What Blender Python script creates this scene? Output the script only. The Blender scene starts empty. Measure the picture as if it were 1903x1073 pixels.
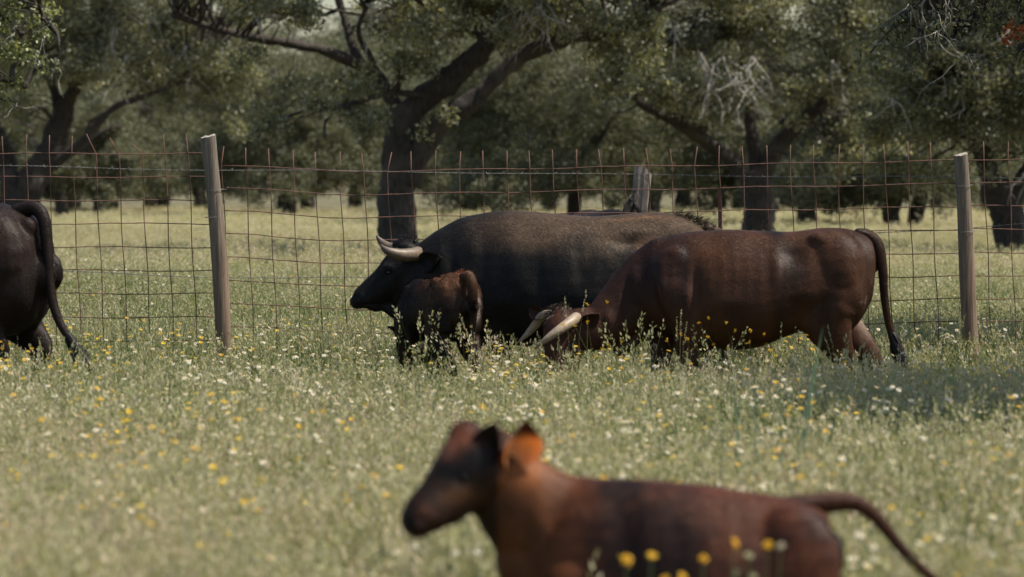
import bpy, math, random
import numpy as np
from mathutils import Vector
R = math.radians
rng = np.random.default_rng(7)
random.seed(7)
S = bpy.context.scene
COL = S.collection

# ------------------------------------------------------------------ camera
F = 7929.0            # focal length in photograph pixels (1903 wide)
HZ = 340.0            # row of the horizon
H = 1.57              # eye height
cam_d = bpy.data.cameras.new("camera")
cam = bpy.data.objects.new("camera", cam_d); COL.objects.link(cam)
cam.location = (0, 0, H)
cam.rotation_euler = (R(90) - math.atan((536.5 - HZ) / F), 0, 0)
cam_d.sensor_width = 36.0
cam_d.lens = 36.0 * F / 1903.0
cam_d.clip_start = 0.5; cam_d.clip_end = 3000
cam_d.dof.use_dof = True
cam_d.dof.focus_distance = 30.0
cam_d.dof.aperture_fstop = (cam_d.lens / 1000.0) / 0.037
S.camera = cam
S.render.resolution_x = 1024; S.render.resolution_y = 577

# ------------------------------------------------------------------ light
SUN_EL, SUN_AZ = 58.0, 96.0      # azimuth clockwise from the view direction
w = bpy.data.worlds.new("World"); S.world = w; w.use_nodes = True
nt = w.node_tree; bg = nt.nodes['Background']
sky = nt.nodes.new('ShaderNodeTexSky'); sky.sky_type = 'NISHITA'; sky.sun_disc = False
sky.sun_elevation = R(SUN_EL); sky.sun_rotation = R(SUN_AZ)
sky.air_density = 1.2; sky.dust_density = 1.5; sky.ozone_density = 1.2
nt.links.new(sky.outputs[0], bg.inputs['Color']); bg.inputs['Strength'].default_value = 0.105
sd = bpy.data.lights.new("sun", 'SUN'); sd.energy = 5.0; sd.angle = R(0.5); sd.color = (1.0, 0.93, 0.82)
sun = bpy.data.objects.new("sun", sd); COL.objects.link(sun)
sv = Vector((math.sin(R(SUN_AZ)) * math.cos(R(SUN_EL)), math.cos(R(SUN_AZ)) * math.cos(R(SUN_EL)), math.sin(R(SUN_EL))))
sun.rotation_euler = sv.to_track_quat('Z', 'Y').to_euler(); sun.location = (20, -5, 30)
S.view_settings.view_transform = 'Standard'; S.view_settings.look = 'None'
S.view_settings.exposure = 0.42; S.view_settings.gamma = 1.0

def PX(px, py, D):       # a point of the place seen at that pixel, D metres away
    return np.array([(px - 951.5) * D / F, D, H - (py - HZ) * D / F])

# ------------------------------------------------------------------ helpers
def tag(o, label=None, cat=None, group=None, kind=None):
    if label: o['label'] = label
    if cat: o['category'] = cat
    if group: o['group'] = group
    if kind: o['kind'] = kind
    return o
def empty(name, loc=(0, 0, 0), rz=0, label=None, cat=None, group=None):
    o = bpy.data.objects.new(name, None); COL.objects.link(o)
    o.location = loc; o.rotation_euler = (0, 0, rz); o.empty_display_size = 0.2
    return tag(o, label, cat, group)
def mesh_np(name, V, faces, mats=(), smooth=True, fattr=None, cattr=None, midx=None):
    """faces: list of int arrays (n,3) or (n,4)"""
    V = np.asarray(V, dtype=np.float32)
    me = bpy.data.meshes.new(name)
    me.vertices.add(len(V)); me.vertices.foreach_set('co', V.ravel())
    fl = [np.asarray(f, dtype=np.int32) for f in faces if len(f)]
    loops = np.concatenate([f.ravel() for f in fl])
    sizes = np.concatenate([np.full(len(f), f.shape[1], dtype=np.int32) for f in fl])
    starts = np.concatenate([[0], np.cumsum(sizes)[:-1]]).astype(np.int32)
    me.loops.add(len(loops)); me.loops.foreach_set('vertex_index', loops)
    me.polygons.add(len(sizes)); me.polygons.foreach_set('loop_start', starts)
    try: me.polygons.foreach_set('loop_total', sizes)
    except Exception: pass
    if midx is not None: me.polygons.foreach_set('material_index', np.asarray(midx, dtype=np.int32))
    me.polygons.foreach_set('use_smooth', np.full(len(sizes), smooth, dtype=bool))
    me.update(calc_edges=True)
    if fattr is not None:
        a = me.attributes.new('rnd', 'FLOAT', 'POINT'); a.data.foreach_set('value', np.asarray(fattr, dtype=np.float32))
    if cattr is not None:
        c = np.ones((len(V), 4), dtype=np.float32); c[:, :3] = cattr
        a = me.attributes.new('tint', 'FLOAT_COLOR', 'POINT'); a.data.foreach_set('color', c.ravel())
    for m in mats: me.materials.append(m)
    return me
def link(name, me, parent=None):
    o = bpy.data.objects.new(name, me); COL.objects.link(o)
    if parent: o.parent = parent
    return o
def hashf(ix, iy, iz, seed):
    n = (ix * 73856093) ^ (iy * 19349663) ^ (iz * 83492791) ^ (seed * 2654435761)
    n = (n ^ (n >> 13)) * 1274126177
    n = n & 0x7fffffff
    n = (n ^ (n >> 16)) & 0xffff
    return n / 65535.0
def vnoise(P, scale=1.0, seed=0):
    P = np.asarray(P, float) * scale
    i = np.floor(P).astype(np.int64); f = P - i; f = f * f * (3 - 2 * f)
    r = 0
    for a in (0, 1):
        for b in (0, 1):
            for c in (0, 1):
                wgt = (f[:, 0] if a else 1 - f[:, 0]) * (f[:, 1] if b else 1 - f[:, 1]) * (f[:, 2] if c else 1 - f[:, 2])
                r = r + wgt * hashf(i[:, 0] + a, i[:, 1] + b, i[:, 2] + c, seed)
    return r
def fbm(P, scale=1.0, seed=0, oct=3):
    r = 0; amp = 0.5; t = 0
    for k in range(oct):
        r = r + amp * vnoise(P, scale * 2 ** k, seed + k * 17); t += amp; amp *= 0.5
    return r / t
def crom(A, sub):
    """Catmull-Rom through the rows of A"""
    A = np.asarray(A, float); n = len(A)
    if n < 3 or sub < 2:
        return A
    P = np.vstack([2 * A[0] - A[1], A, 2 * A[-1] - A[-2]])
    out = []
    for i in range(n - 1):
        p0, p1, p2, p3 = P[i], P[i + 1], P[i + 2], P[i + 3]
        for k in range(sub):
            t = k / sub
            out.append(0.5 * ((2 * p1) + (-p0 + p2) * t + (2 * p0 - 5 * p1 + 4 * p2 - p3) * t * t + (-p0 + 3 * p1 - 3 * p2 + p3) * t ** 3))
    out.append(A[-1])
    return np.array(out)
class MB:
    def __init__(s): s.V = []; s.Q = []; s.T = []; s.n = 0; s.A = []
    def add(s, V, Q=None, T=None, a=0.0):
        V = np.asarray(V, float)
        if Q is not None and len(Q): s.Q.append(np.asarray(Q) + s.n)
        if T is not None and len(T): s.T.append(np.asarray(T) + s.n)
        s.V.append(V); s.A.append(np.broadcast_to(np.asarray(a, float), (len(V),)).copy()); s.n += len(V)
    def tube(s, path, ru, rs=None, up=(0, 0, 1), n=12, sub=4, rnd=True, tw=0.0, ex=1.0, a=0.0, jit=0.0, fixt=None):
        path = np.asarray(path, float); m = len(path)
        ru = np.broadcast_to(np.asarray(ru, float), (m,)); rs = ru if rs is None else np.broadcast_to(np.asarray(rs, float), (m,))
        A = crom(np.column_stack([path, ru, rs]), sub)
        if rnd:
            t0 = A[0, :3] - A[1, :3]; t0 /= np.linalg.norm(t0) + 1e-9
            t1 = A[-1, :3] - A[-2, :3]; t1 /= np.linalg.norm(t1) + 1e-9
            if fixt is not None: t1 = np.asarray(fixt, float); t0 = -t1
            def cap(row, t, fs):
                o = []
                for g, h in fs:
                    r = row.copy(); m_ = min(row[3], row[4]); r[:3] = row[:3] + t * m_ * g; r[3:] = row[3:] * h; o.append(r)
                return o
            fs = [(0.35, 0.92), (0.62, 0.74), (0.82, 0.48), (0.92, 0.2)]
            A = np.vstack([np.array(cap(A[0], t0, fs))[::-1], A, np.array(cap(A[-1], t1, fs))])
        C = A[:, :3]; T = np.gradient(C, axis=0); T /= (np.linalg.norm(T, axis=1, keepdims=True) + 1e-9)
        if fixt is not None: T = np.tile(np.asarray(fixt, float), (len(C), 1))
        up = np.asarray(up, float)
        side = np.cross(T, up); side /= (np.linalg.norm(side, axis=1, keepdims=True) + 1e-9)
        u = np.cross(side, T)
        th = np.linspace(0, 2 * np.pi, n, endpoint=False)
        c, sn = np.cos(th), np.sin(th)
        cc = np.sign(c) * np.abs(c) ** ex
        rr = np.clip(A[:, 3:], 1e-4, None)
        wv = cc[None, :] * (1 - tw * sn[None, :])
        V = C[:, None, :] + u[:, None, :] * (rr[:, 0, None] * sn[None, :])[..., None] + side[:, None, :] * (rr[:, 1, None] * wv)[..., None]
        if jit: V = V + rng.normal(0, jit, V.shape)
        k = len(C); V = V.reshape(-1, 3)
        i = np.arange(k - 1)[:, None] * n; j = np.arange(n)[None, :]; j2 = (j + 1) % n
        Q = np.stack([i + j, i + j2, i + n + j2, i + n + j], -1).reshape(-1, 4)
        V = np.vstack([V, C[0], C[-1]])
        jj = np.arange(n); T0 = np.stack([np.full(n, k * n), (jj + 1) % n, jj], -1)
        T1 = np.stack([np.full(n, k * n + 1), (k - 1) * n + jj, (k - 1) * n + (jj + 1) % n], -1)
        s.add(V, Q, np.vstack([T0, T1]), a)
    def ell(s, c, r, n=16, rot=0.0, a=0.0):
        """ellipsoid; rot turns it in the x-z plane"""
        th = np.linspace(0, np.pi, n // 2 + 1)[1:-1]; ph = np.linspace(0, 2 * np.pi, n, endpoint=False)
        V = np.stack([np.outer(np.sin(th), np.cos(ph)), np.outer(np.sin(th), np.sin(ph)), np.outer(np.cos(th), np.ones(n))], -1).reshape(-1, 3)
        V = np.vstack([V, [0, 0, 1], [0, 0, -1]]) * np.asarray(r)
        cr, sr = math.cos(rot), math.sin(rot)
        V = np.column_stack([V[:, 0] * cr - V[:, 2] * sr, V[:, 1], V[:, 0] * sr + V[:, 2] * cr]) + np.asarray(c)
        k = len(th); i = np.arange(k - 1)[:, None] * n; j = np.arange(n)[None, :]; j2 = (j + 1) % n
        Q = np.stack([i + j, i + n + j, i + n + j2, i + j2], -1).reshape(-1, 4)
        jj = np.arange(n); T = np.vstack([np.stack([np.full(n, k * n), jj, (jj + 1) % n], -1), np.stack([np.full(n, k * n + 1), (k - 1) * n + (jj + 1) % n, (k - 1) * n + jj], -1)])
        s.add(V, Q, T, a)
    def ribbons(s, P, seg=3, a=0.0):
        """P: (n, seg+1, 2, 3) strips"""
        n, m = P.shape[0], P.shape[1]
        V = P.reshape(-1, 3); b = (np.arange(n) * m * 2)[:, None]; k = (np.arange(m - 1) * 2)[None, :]
        q = b + k
        Q = np.stack([q, q + 1, q + 3, q + 2], -1).reshape(-1, 4)
        av = np.repeat(np.broadcast_to(np.asarray(a, float), (n,)), m * 2)
        s.V.append(V); s.Q.append(Q + s.n); s.A.append(av); s.n += len(V)
    def build(s, name, mat, parent=None, smooth=True, cfun=None):
        me = s.mesh(name, mat, smooth, cfun); return link(name, me, parent)
    def mesh(s, name, mat, smooth=True, cfun=None):
        V = np.vstack(s.V); f = []
        if s.Q: f.append(np.vstack(s.Q))
        if s.T: f.append(np.vstack(s.T))
        return mesh_np(name, V, f, [mat] if not isinstance(mat, (list, tuple)) else mat, smooth, np.concatenate(s.A), None if cfun is None else cfun(V))

# ------------------------------------------------------------------ materials
def mat(name):
    m = bpy.data.materials.new(name); m.use_nodes = True
    t = m.node_tree; b = t.nodes['Principled BSDF']; return m, t, b
def N(t, ty, **k):
    n = t.nodes.new(ty)
    for a, v in k.items(): setattr(n, a, v)
    return n
def ramp(t, stops, fac):
    r = N(t, 'ShaderNodeValToRGB'); e = r.color_ramp.elements
    while len(e) < len(stops): e.new(0.5)
    for i, (p, c) in enumerate(stops): e[i].position = p; e[i].color = (*c, 1)
    t.links.new(fac, r.inputs[0]); return r.outputs[0]
def noise(t, scale, detail=4, vec=None, rough=0.6):
    n = N(t, 'ShaderNodeTexNoise'); n.inputs['Scale'].default_value = scale; n.inputs['Detail'].default_value = detail; n.inputs['Roughness'].default_value = rough
    if vec is not None: t.links.new(vec, n.inputs['Vector'])
    return n.outputs['Fac']
def objvec(t, scale=(1, 1, 1)):
    tc = N(t, 'ShaderNodeTexCoord'); mp = N(t, 'ShaderNodeMapping'); mp.inputs['Scale'].default_value = scale
    t.links.new(tc.outputs['Object'], mp.inputs['Vector']); return mp.outputs['Vector']
def bump(t, b, h, strength=0.5, dist=0.02):
    n = N(t, 'ShaderNodeBump'); n.inputs['Strength'].default_value = strength; n.inputs['Distance'].default_value = dist
    t.links.new(h, n.inputs['Height']); t.links.new(n.outputs[0], b.inputs['Normal'])
def mix(t, a, b_, fac, mode='MIX'):
    m = N(t, 'ShaderNodeMix', data_type='RGBA', blend_type=mode)
    for s, v in ((6, a), (7, b_)):
        if isinstance(v, tuple): m.inputs[s].default_value = (*v, 1)
        else: t.links.new(v, m.inputs[s])
    if isinstance(fac, float): m.inputs[0].default_value = fac
    else: t.links.new(fac, m.inputs[0])
    return m.outputs[2]
def leafmat(name, stops, transl=0.35, rough=0.5, objrnd=0.0, spec=0.3):
    m, t, b = mat(name)
    at = N(t, 'ShaderNodeAttribute', attribute_name='rnd')
    fac = at.outputs['Fac']
    if objrnd:
        oi = N(t, 'ShaderNodeObjectInfo'); ma = N(t, 'ShaderNodeMath', operation='MULTIPLY_ADD'); ma.inputs[1].default_value = objrnd; t.links.new(oi.outputs['Random'], ma.inputs[0])
        m2 = N(t, 'ShaderNodeMath', operation='MULTIPLY'); m2.inputs[1].default_value = 1 - objrnd; t.links.new(fac, m2.inputs[0]); t.links.new(m2.outputs[0], ma.inputs[2]); fac = ma.outputs[0]
    c = ramp(t, stops, fac)
    t.links.new(c, b.inputs['Base Color']); b.inputs['Roughness'].default_value = rough; b.inputs['Specular IOR Level'].default_value = spec
    tr = N(t, 'ShaderNodeBsdfTranslucent'); t.links.new(mix(t, c, (1.25, 1.2, 0.6), 1.0, 'MULTIPLY'), tr.inputs['Color'])
    mx = N(t, 'ShaderNodeMixShader'); mx.inputs[0].default_value = transl
    t.links.new(b.outputs[0], mx.inputs[1]); t.links.new(tr.outputs[0], mx.inputs[2]); t.links.new(mx.outputs[0], t.nodes['Material Output'].inputs['Surface'])
    return m
M = {}
M['leaf'] = leafmat('oak_leaf', [(0, (0.070, 0.074, 0.046)), (0.5, (0.205, 0.210, 0.128)), (0.8, (0.37, 0.36, 0.23)), (1, (0.54, 0.50, 0.35))], 0.38, 0.45, spec=0.6)
M['leaf_light'] = leafmat('pale_oak_leaf', [(0, (0.11, 0.13, 0.055)), (0.6, (0.24, 0.27, 0.12)), (1, (0.38, 0.38, 0.18))], 0.3, 0.45, spec=0.5)
M['leaf_far'] = leafmat('far_oak_leaf', [(0, (0.07, 0.076, 0.050)), (0.6, (0.155, 0.160, 0.102)), (1, (0.27, 0.255, 0.17))], 0.30, 0.6, objrnd=0.25)
M['leaf_dry'] = leafmat('dry_leaf', [(0, (0.35, 0.08, 0.03)), (1, (0.55, 0.16, 0.06))], 0.35)
M['grass'] = leafmat('meadow_grass', [(0, (0.034, 0.062, 0.016)), (0.3, (0.095, 0.145, 0.045)), (0.55, (0.22, 0.25, 0.10)), (0.8, (0.43, 0.375, 0.245)), (1, (0.48, 0.385, 0.30))], 0.30, 0.5, objrnd=0.34, spec=0.25)
M['seed'] = leafmat('grass_seed_heads', [(0, (0.18, 0.22, 0.085)), (0.4, (0.40, 0.395, 0.225)), (0.8, (0.58, 0.50, 0.375)), (1, (0.42, 0.28, 0.21))], 0.3, 0.7, objrnd=0.4, spec=0.2)
M['petal_white'] = leafmat('white_petals', [(0, (0.80, 0.80, 0.72)), (1, (0.88, 0.88, 0.82))], 0.3)
M['petal_yellow'] = leafmat('yellow_petals', [(0, (0.68, 0.36, 0.02)), (0.6, (0.78, 0.50, 0.03)), (1, (0.80, 0.62, 0.08))], 0.25, objrnd=0.5)
M['bluegreen'] = leafmat('glaucous_leaf', [(0, (0.06, 0.12, 0.085)), (1, (0.15, 0.24, 0.17))], 0.3)
M['stem'] = leafmat('flower_stem', [(0, (0.12, 0.16, 0.06)), (1, (0.2, 0.24, 0.1))], 0.2)

def barkmat(name, c1, c2, c3):
    m, t, b = mat(name); v = objvec(t, (6, 6, 1.6)); n1 = noise(t, 3.0, 6, v); v2 = objvec(t); n2 = noise(t, 1.3, 3, v2)
    c = ramp(t, [(0.3, c1), (0.62, c2)], n1); c = mix(t, c, c3, ramp(t, [(0.5, (0, 0, 0)), (0.72, (1, 1, 1))], n2))
    t.links.new(c, b.inputs['Base Color']); b.inputs['Roughness'].default_value = 0.9; bump(t, b, n1, 1.0, 0.06); return m
M['bark'] = barkmat('oak_bark', (0.020, 0.016, 0.013), (0.065, 0.052, 0.042), (0.10, 0.080, 0.066))
M['twig'] = barkmat('lichened_twig', (0.22, 0.20, 0.17), (0.50, 0.46, 0.40), (0.42, 0.40, 0.34))

def woodmat():
    m, t, b = mat('weathered_post_wood'); v = objvec(t, (26, 26, 1.5)); n1 = noise(t, 2.0, 5, v)
    tc = N(t, 'ShaderNodeTexCoord'); sp = N(t, 'ShaderNodeSeparateXYZ'); t.links.new(tc.outputs['Object'], sp.inputs[0])
    v2 = objvec(t, (5, 5, 2)); n2 = noise(t, 2, 4, v2)
    add = N(t, 'ShaderNodeMath', operation='MULTIPLY_ADD'); t.links.new(n2, add.inputs[0]); add.inputs[1].default_value = 0.6; t.links.new(sp.outputs['Z'], add.inputs[2])
    hz = N(t, 'ShaderNodeMapRange'); hz.inputs['From Min'].default_value = 1.2; hz.inputs['From Max'].default_value = 2.0; t.links.new(add.outputs[0], hz.inputs['Value'])
    lo = ramp(t, [(0.3, (0.10, 0.064, 0.042)), (0.7, (0.27, 0.19, 0.13))], n1); hi = ramp(t, [(0.3, (0.075, 0.060, 0.045)), (0.7, (0.23, 0.19, 0.148))], n1)
    c = mix(t, lo, hi, hz.outputs[0])
    vv = objvec(t, (40, 40, 3)); cr = noise(t, 1.0, 3, vv); c = mix(t, c, (0.05, 0.04, 0.03), ramp(t, [(0.66, (0, 0, 0)), (0.72, (0.8, 0.8, 0.8))], cr))
    t.links.new(c, b.inputs['Base Color']); b.inputs['Roughness'].default_value = 0.85; bump(t, b, n1, 0.7, 0.012); return m
M['wood'] = woodmat()
def simple(name, c1, c2, scale=20, rough=0.7, metal=0.0, bs=0.2, bd=0.003):
    m, t, b = mat(name); n = noise(t, scale, 4, objvec(t)); t.links.new(ramp(t, [(0.35, c1), (0.65, c2)], n), b.inputs['Base Color'])
    b.inputs['Roughness'].default_value = rough; b.inputs['Metallic'].default_value = metal; bump(t, b, n, bs, bd); return m
M['rust'] = simple('rusted_steel', (0.075, 0.036, 0.024), (0.17, 0.078, 0.052), 9, 0.75)
M['redpaint'] = simple('red_oxide_stake', (0.09, 0.032, 0.022), (0.15, 0.05, 0.035), 9, 0.7)
M['galv'] = simple('galvanised_wire', (0.12, 0.115, 0.105), (0.24, 0.23, 0.21), 30, 0.65, 0.2)
M['splitwood'] = simple('split_weathered_wood', (0.17, 0.135, 0.105), (0.36, 0.29, 0.235), 7, 0.85, 0, .6, .01)
M['cutwood'] = simple('sawn_end_grain', (0.26, 0.23, 0.18), (0.38, 0.34, 0.27), 40, 0.8)
M['hoof'] = simple('hoof_horn', (0.02, 0.018, 0.015), (0.06, 0.05, 0.04), 20, 0.5)
m, t, b = mat('wet_eye'); b.inputs['Base Color'].default_value = (0.006, 0.004, 0.003, 1); b.inputs['Roughness'].default_value = 0.08; M['eye'] = m
def hornmat(name, c1, c2, tip):
    m, t, b = mat(name); at = N(t, 'ShaderNodeAttribute', attribute_name='rnd'); n = noise(t, 14, 5, objvec(t, (3, 3, 3)))
    c = ramp(t, [(0.3, c1), (0.7, c2)], n); c = mix(t, c, tip, ramp(t, [(0.72, (0, 0, 0)), (1.0, (1, 1, 1))], at.outputs['Fac']))
    t.links.new(c, b.inputs['Base Color']); b.inputs['Roughness'].default_value = 0.5; bump(t, b, n, 0.3, 0.004); return m
M['horn'] = hornmat('bull_horn', (0.095, 0.066, 0.040), (0.18, 0.128, 0.082), (0.07, 0.052, 0.038))
M['horn_pale'] = hornmat('pale_cow_horn', (0.22, 0.165, 0.105), (0.37, 0.29, 0.20), (0.20, 0.145, 0.09))
def coatmat(name, rough=0.50, spec=0.16, bs=0.35, sheen=0.0):
    m, t, b = mat(name); at = N(t, 'ShaderNodeAttribute', attribute_name='tint')
    v = objvec(t, (14, 40, 40)); n = noise(t, 3, 4, v); n2 = noise(t, 7, 4, objvec(t))
    c = mix(t, at.outputs['Color'], ramp(t, [(0.3, (0.85, 0.85, 0.85)), (0.7, (1.15, 1.15, 1.15))], n), 1.0, 'MULTIPLY')
    t.links.new(c, b.inputs['Base Color']); b.inputs['Roughness'].default_value = rough; b.inputs['Specular IOR Level'].default_value = spec
    rr = N(t, 'ShaderNodeMapRange'); rr.inputs['To Min'].default_value = rough - 0.08; rr.inputs['To Max'].default_value = rough + 0.22; t.links.new(n2, rr.inputs['Value']); t.links.new(rr.outputs[0], b.inputs['Roughness'])
    b.inputs['Sheen Weight'].default_value = sheen; b.inputs['Sheen Roughness'].default_value = 0.5; b.inputs['Sheen Tint'].default_value = (0.8, 0.6, 0.5, 1)
    bump(t, b, n, bs, 0.006); return m
M['coat'] = coatmat('short_coat')
M['ear_skin'] = leafmat('thin_ear_skin', [(0, (.86, .46, .21)), (.45, (.78, .38, .16)), (1, (.12, .05, .03))], 0.45, .6, spec=.1)  # orange of the backlit ear is put into the skin colour, besides its translucency
def furmat():
    m, t, b = mat('coat_hairs'); at = N(t, 'ShaderNodeAttribute', attribute_name='tint'); ar = N(t, 'ShaderNodeAttribute', attribute_name='rnd')
    c = mix(t, at.outputs['Color'], ramp(t, [(0, (0.78, 0.78, 0.78)), (1, (1.28, 1.26, 1.22))], ar.outputs['Fac']), 1.0, 'MULTIPLY')
    t.links.new(c, b.inputs['Base Color']); b.inputs['Roughness'].default_value = 0.50; b.inputs['Specular IOR Level'].default_value = 0.22; return m
M['fur'] = furmat()

# ------------------------------------------------------------------ ground
def ground():
    m, t, b = mat('meadow_soil'); v = objvec(t); n1 = noise(t, 0.35, 6, v); n2 = noise(t, 9, 5, v)
    c = ramp(t, [(0.3, (0.060, 0.066, 0.028)), (0.5, (0.135, 0.118, 0.062)), (0.7, (0.19, 0.155, 0.092))], n1)
    c = mix(t, c, ramp(t, [(0.3, (0.55, 0.6, 0.5)), (0.7, (1.25, 1.2, 1.1))], n2), 1.0, 'MULTIPLY')
    t.links.new(c, b.inputs['Base Color']); b.inputs['Roughness'].default_value = 1.0; bump(t, b, n2, 1.0, 0.08)
    ys = np.concatenate([np.linspace(-40, 5, 6), np.linspace(7, 80, 60), np.linspace(90, 400, 40), [700, 1500, 2800]])
    xs = np.concatenate([[-1500, -400], np.linspace(-80, 80, 81), [400, 1500]])
    X, Y = np.meshgrid(xs, ys); P = np.column_stack([X.ravel(), Y.ravel(), np.zeros(X.size)])
    P[:, 2] = (fbm(P, 0.35, 3) - 0.5) * 0.10
    nx, ny = len(xs), len(ys); i = np.arange(ny - 1)[:, None] * nx + np.arange(nx - 1)[None, :]; i = i.ravel()
    me = mesh_np('ground', P, [np.stack([i, i + 1, i + nx + 1, i + nx], -1)], [m]); tag(link('ground', me), kind='structure')
ground()

# ------------------------------------------------------------------ animals
def remesh(mb, voxel, its):
    V = np.vstack(mb.V); f = []
    if mb.Q: f.append(np.vstack(mb.Q))
    if mb.T: f.append(np.vstack(mb.T))
    me = mesh_np('tmp', V, f); o = link('tmp', me)
    r = o.modifiers.new('r', 'REMESH'); r.mode = 'VOXEL'; r.voxel_size = voxel
    s = o.modifiers.new('s', 'SMOOTH'); s.factor = 0.5; s.iterations = its
    dg = bpy.context.evaluated_depsgraph_get(); e = o.evaluated_get(dg); m2 = bpy.data.meshes.new_from_object(e)
    n = len(m2.vertices); co = np.empty(n * 3, np.float32); m2.vertices.foreach_get('co', co)
    no = np.empty(n * 3, np.float32); m2.vertices.foreach_get('normal', no)
    q = np.empty(len(m2.loops), np.int32); m2.loops.foreach_get('vertex_index', q)
    lt = np.empty(len(m2.polygons), np.int32); m2.polygons.foreach_get('loop_total', lt)
    ls = np.empty(len(m2.polygons), np.int32); m2.polygons.foreach_get('loop_start', ls)
    Q = q[ls[lt == 4][:, None] + np.arange(4)]; T = q[ls[lt == 3][:, None] + np.arange(3)]
    bpy.data.objects.remove(o); bpy.data.meshes.remove(me); bpy.data.meshes.remove(m2)
    return co.reshape(-1, 3).astype(float), no.reshape(-1, 3).astype(float), Q, T
def shape_bumps(V, Nn, bumps):
    """(x, y, z, rx, ry, rz, amount): push the skin in or out round a point"""
    d = np.zeros(len(V))
    for x, y, z, rx, ry, rz, am in bumps:
        q = ((V[:, 0] - x) / rx) ** 2 + ((V[:, 1] - y) / ry) ** 2 + ((V[:, 2] - z) / rz) ** 2
        d += am * np.exp(-q)
    return V + Nn * d[:, None]
def finish_body(root, mb, voxel, its, bumps, extras, tint, fur=None, mname='body', exmul=1.0, excol=None):
    V, Nn, Q, T = remesh(mb, voxel, its)
    V = shape_bumps(V, Nn, bumps)
    V = V + Nn * ((fbm(V, 5, 11) - 0.5) * 0.014)[:, None]
    Vs, Qs, Ts = [V], [Q], [T]; n = len(V)
    if extras.V:
        Vs.append(np.vstack(extras.V)); Qs.append(np.vstack(extras.Q) + n); Ts.append(np.vstack(extras.T) + n)
    VV = np.vstack(Vs); QQ = np.vstack(Qs); TT = np.vstack([x for x in Ts if len(x)]) if any(len(x) for x in Ts) else np.zeros((0, 3), int)
    col = tint(VV); col[n:] *= exmul
    if excol is not None: col[n:] = excol(VV[n:], col[n:])
    body = link('body', mesh_np(mname, VV, [QQ, TT], [M['coat']], True, cattr=col), root)
    if fur:
        num, ln, wd, lift = fur[:4]; d0 = fur[4] if len(fur) > 4 else None
        a, b_, c, d = (VV[QQ[:, k]] for k in range(4))
        nn = np.cross(c - a, d - b_); ar = np.linalg.norm(nn, axis=1); nn /= ar[:, None] + 1e-12
        ar = ar * (c[:, 2] > 0.25)
        pick = rng.choice(len(QQ), num, p=ar / ar.sum())
        u, v = rng.random((2, num, 1))
        P = a[pick] * (1 - u) * (1 - v) + b_[pick] * u * (1 - v) + c[pick] * u * v + d[pick] * (1 - u) * v
        n_ = nn[pick]
        D = np.tile(np.array([0.8, 0, -0.55]), (num, 1)) if d0 is None else d0(P)
        D = D + rng.normal(0, 0.14, D.shape); 
        cl = fbm(P, 7, 5) - 0.5; D[:, 2] += cl * 0.7
        D -= n_ * (D * n_).sum(1, keepdims=True); D /= np.linalg.norm(D, axis=1, keepdims=True) + 1e-9
        L = ln * rng.uniform(0.6, 1.3, (num, 1)); s_ = np.cross(n_, D) * wd * 0.5
        base = P - n_ * 0.002; mid = P + D * L * 0.55 + n_ * lift * 0.7; tip = P + D * L + n_ * lift
        VV2 = np.stack([base - s_, base + s_, mid + s_ * 0.8, mid - s_ * 0.8, tip], 1).reshape(-1, 3)
        k = np.arange(num)[:, None] * 5
        fm = mesh_np('fur', VV2, [k + np.array([[0, 1, 2, 3]]), k + np.array([[3, 2, 4]])], [M['fur']], True, np.repeat(rng.random(num), 5), tint(VV2))
        link('fur', fm, root)
    return body
def hair_tuft(root, pts, rad, length, num, col, name='tail_tuft', w_=0.006, droop=0.3, direction=(0, 0, -1)):
    """long hair growing along a short path"""
    pts = np.asarray(pts, float); dr = np.asarray(direction, float)
    t = rng.random(num); i = np.clip((t * (len(pts) - 1)).astype(int), 0, len(pts) - 2); f = t * (len(pts) - 1) - i
    base = pts[i] * (1 - f[:, None]) + pts[i + 1] * f[:, None]
    out = rng.normal(0, 1, (num, 3)); out -= out.mean(0); out /= np.linalg.norm(out, axis=1, keepdims=True)
    base = base + out * rad * rng.uniform(0.2, 1, (num, 1))
    L = length * rng.uniform(0.5, 1.1, (num, 1)); side = np.cross(out, dr) ; side /= np.linalg.norm(side, axis=1, keepdims=True) + 1e-9
    rows = []
    for s in np.linspace(0, 1, 5):
        c = base + dr * L * s + out * rad * (0.9 * np.sin(s * 2.3)) * droop * 3 + rng.normal(0, 0.004, (num, 3)) * s
        ww = w_ * (1 - 0.85 * s); rows.append(np.stack([c - side * ww / 2, c + side * ww / 2], 1))
    mb = MB(); mb.ribbons(np.stack(rows, 1), a=rng.random(num))
    return mb.build(name, M['fur'], root, True, lambda V: np.tile(np.array(col), (len(V), 1)))
def hoof(root, x, y, s=1.0, tilt=0.0):
    mb = MB()
    for k in (-1, 1):
        mb.tube([(x + 0.012 * s, y + k * 0.022 * s, 0.085 * s), (x - 0.008 * s, y + k * 0.025 * s, 0.045 * s), (x - 0.028 * s, y + k * 0.028 * s, 0.008)], [0.034 * s, 0.040 * s, 0.046 * s], [0.024 * s, 0.027 * s, 0.028 * s], up=(1, 0, 0), n=12, sub=3, rnd=False)
    mb.build('hoof', M['hoof'], root)
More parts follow.
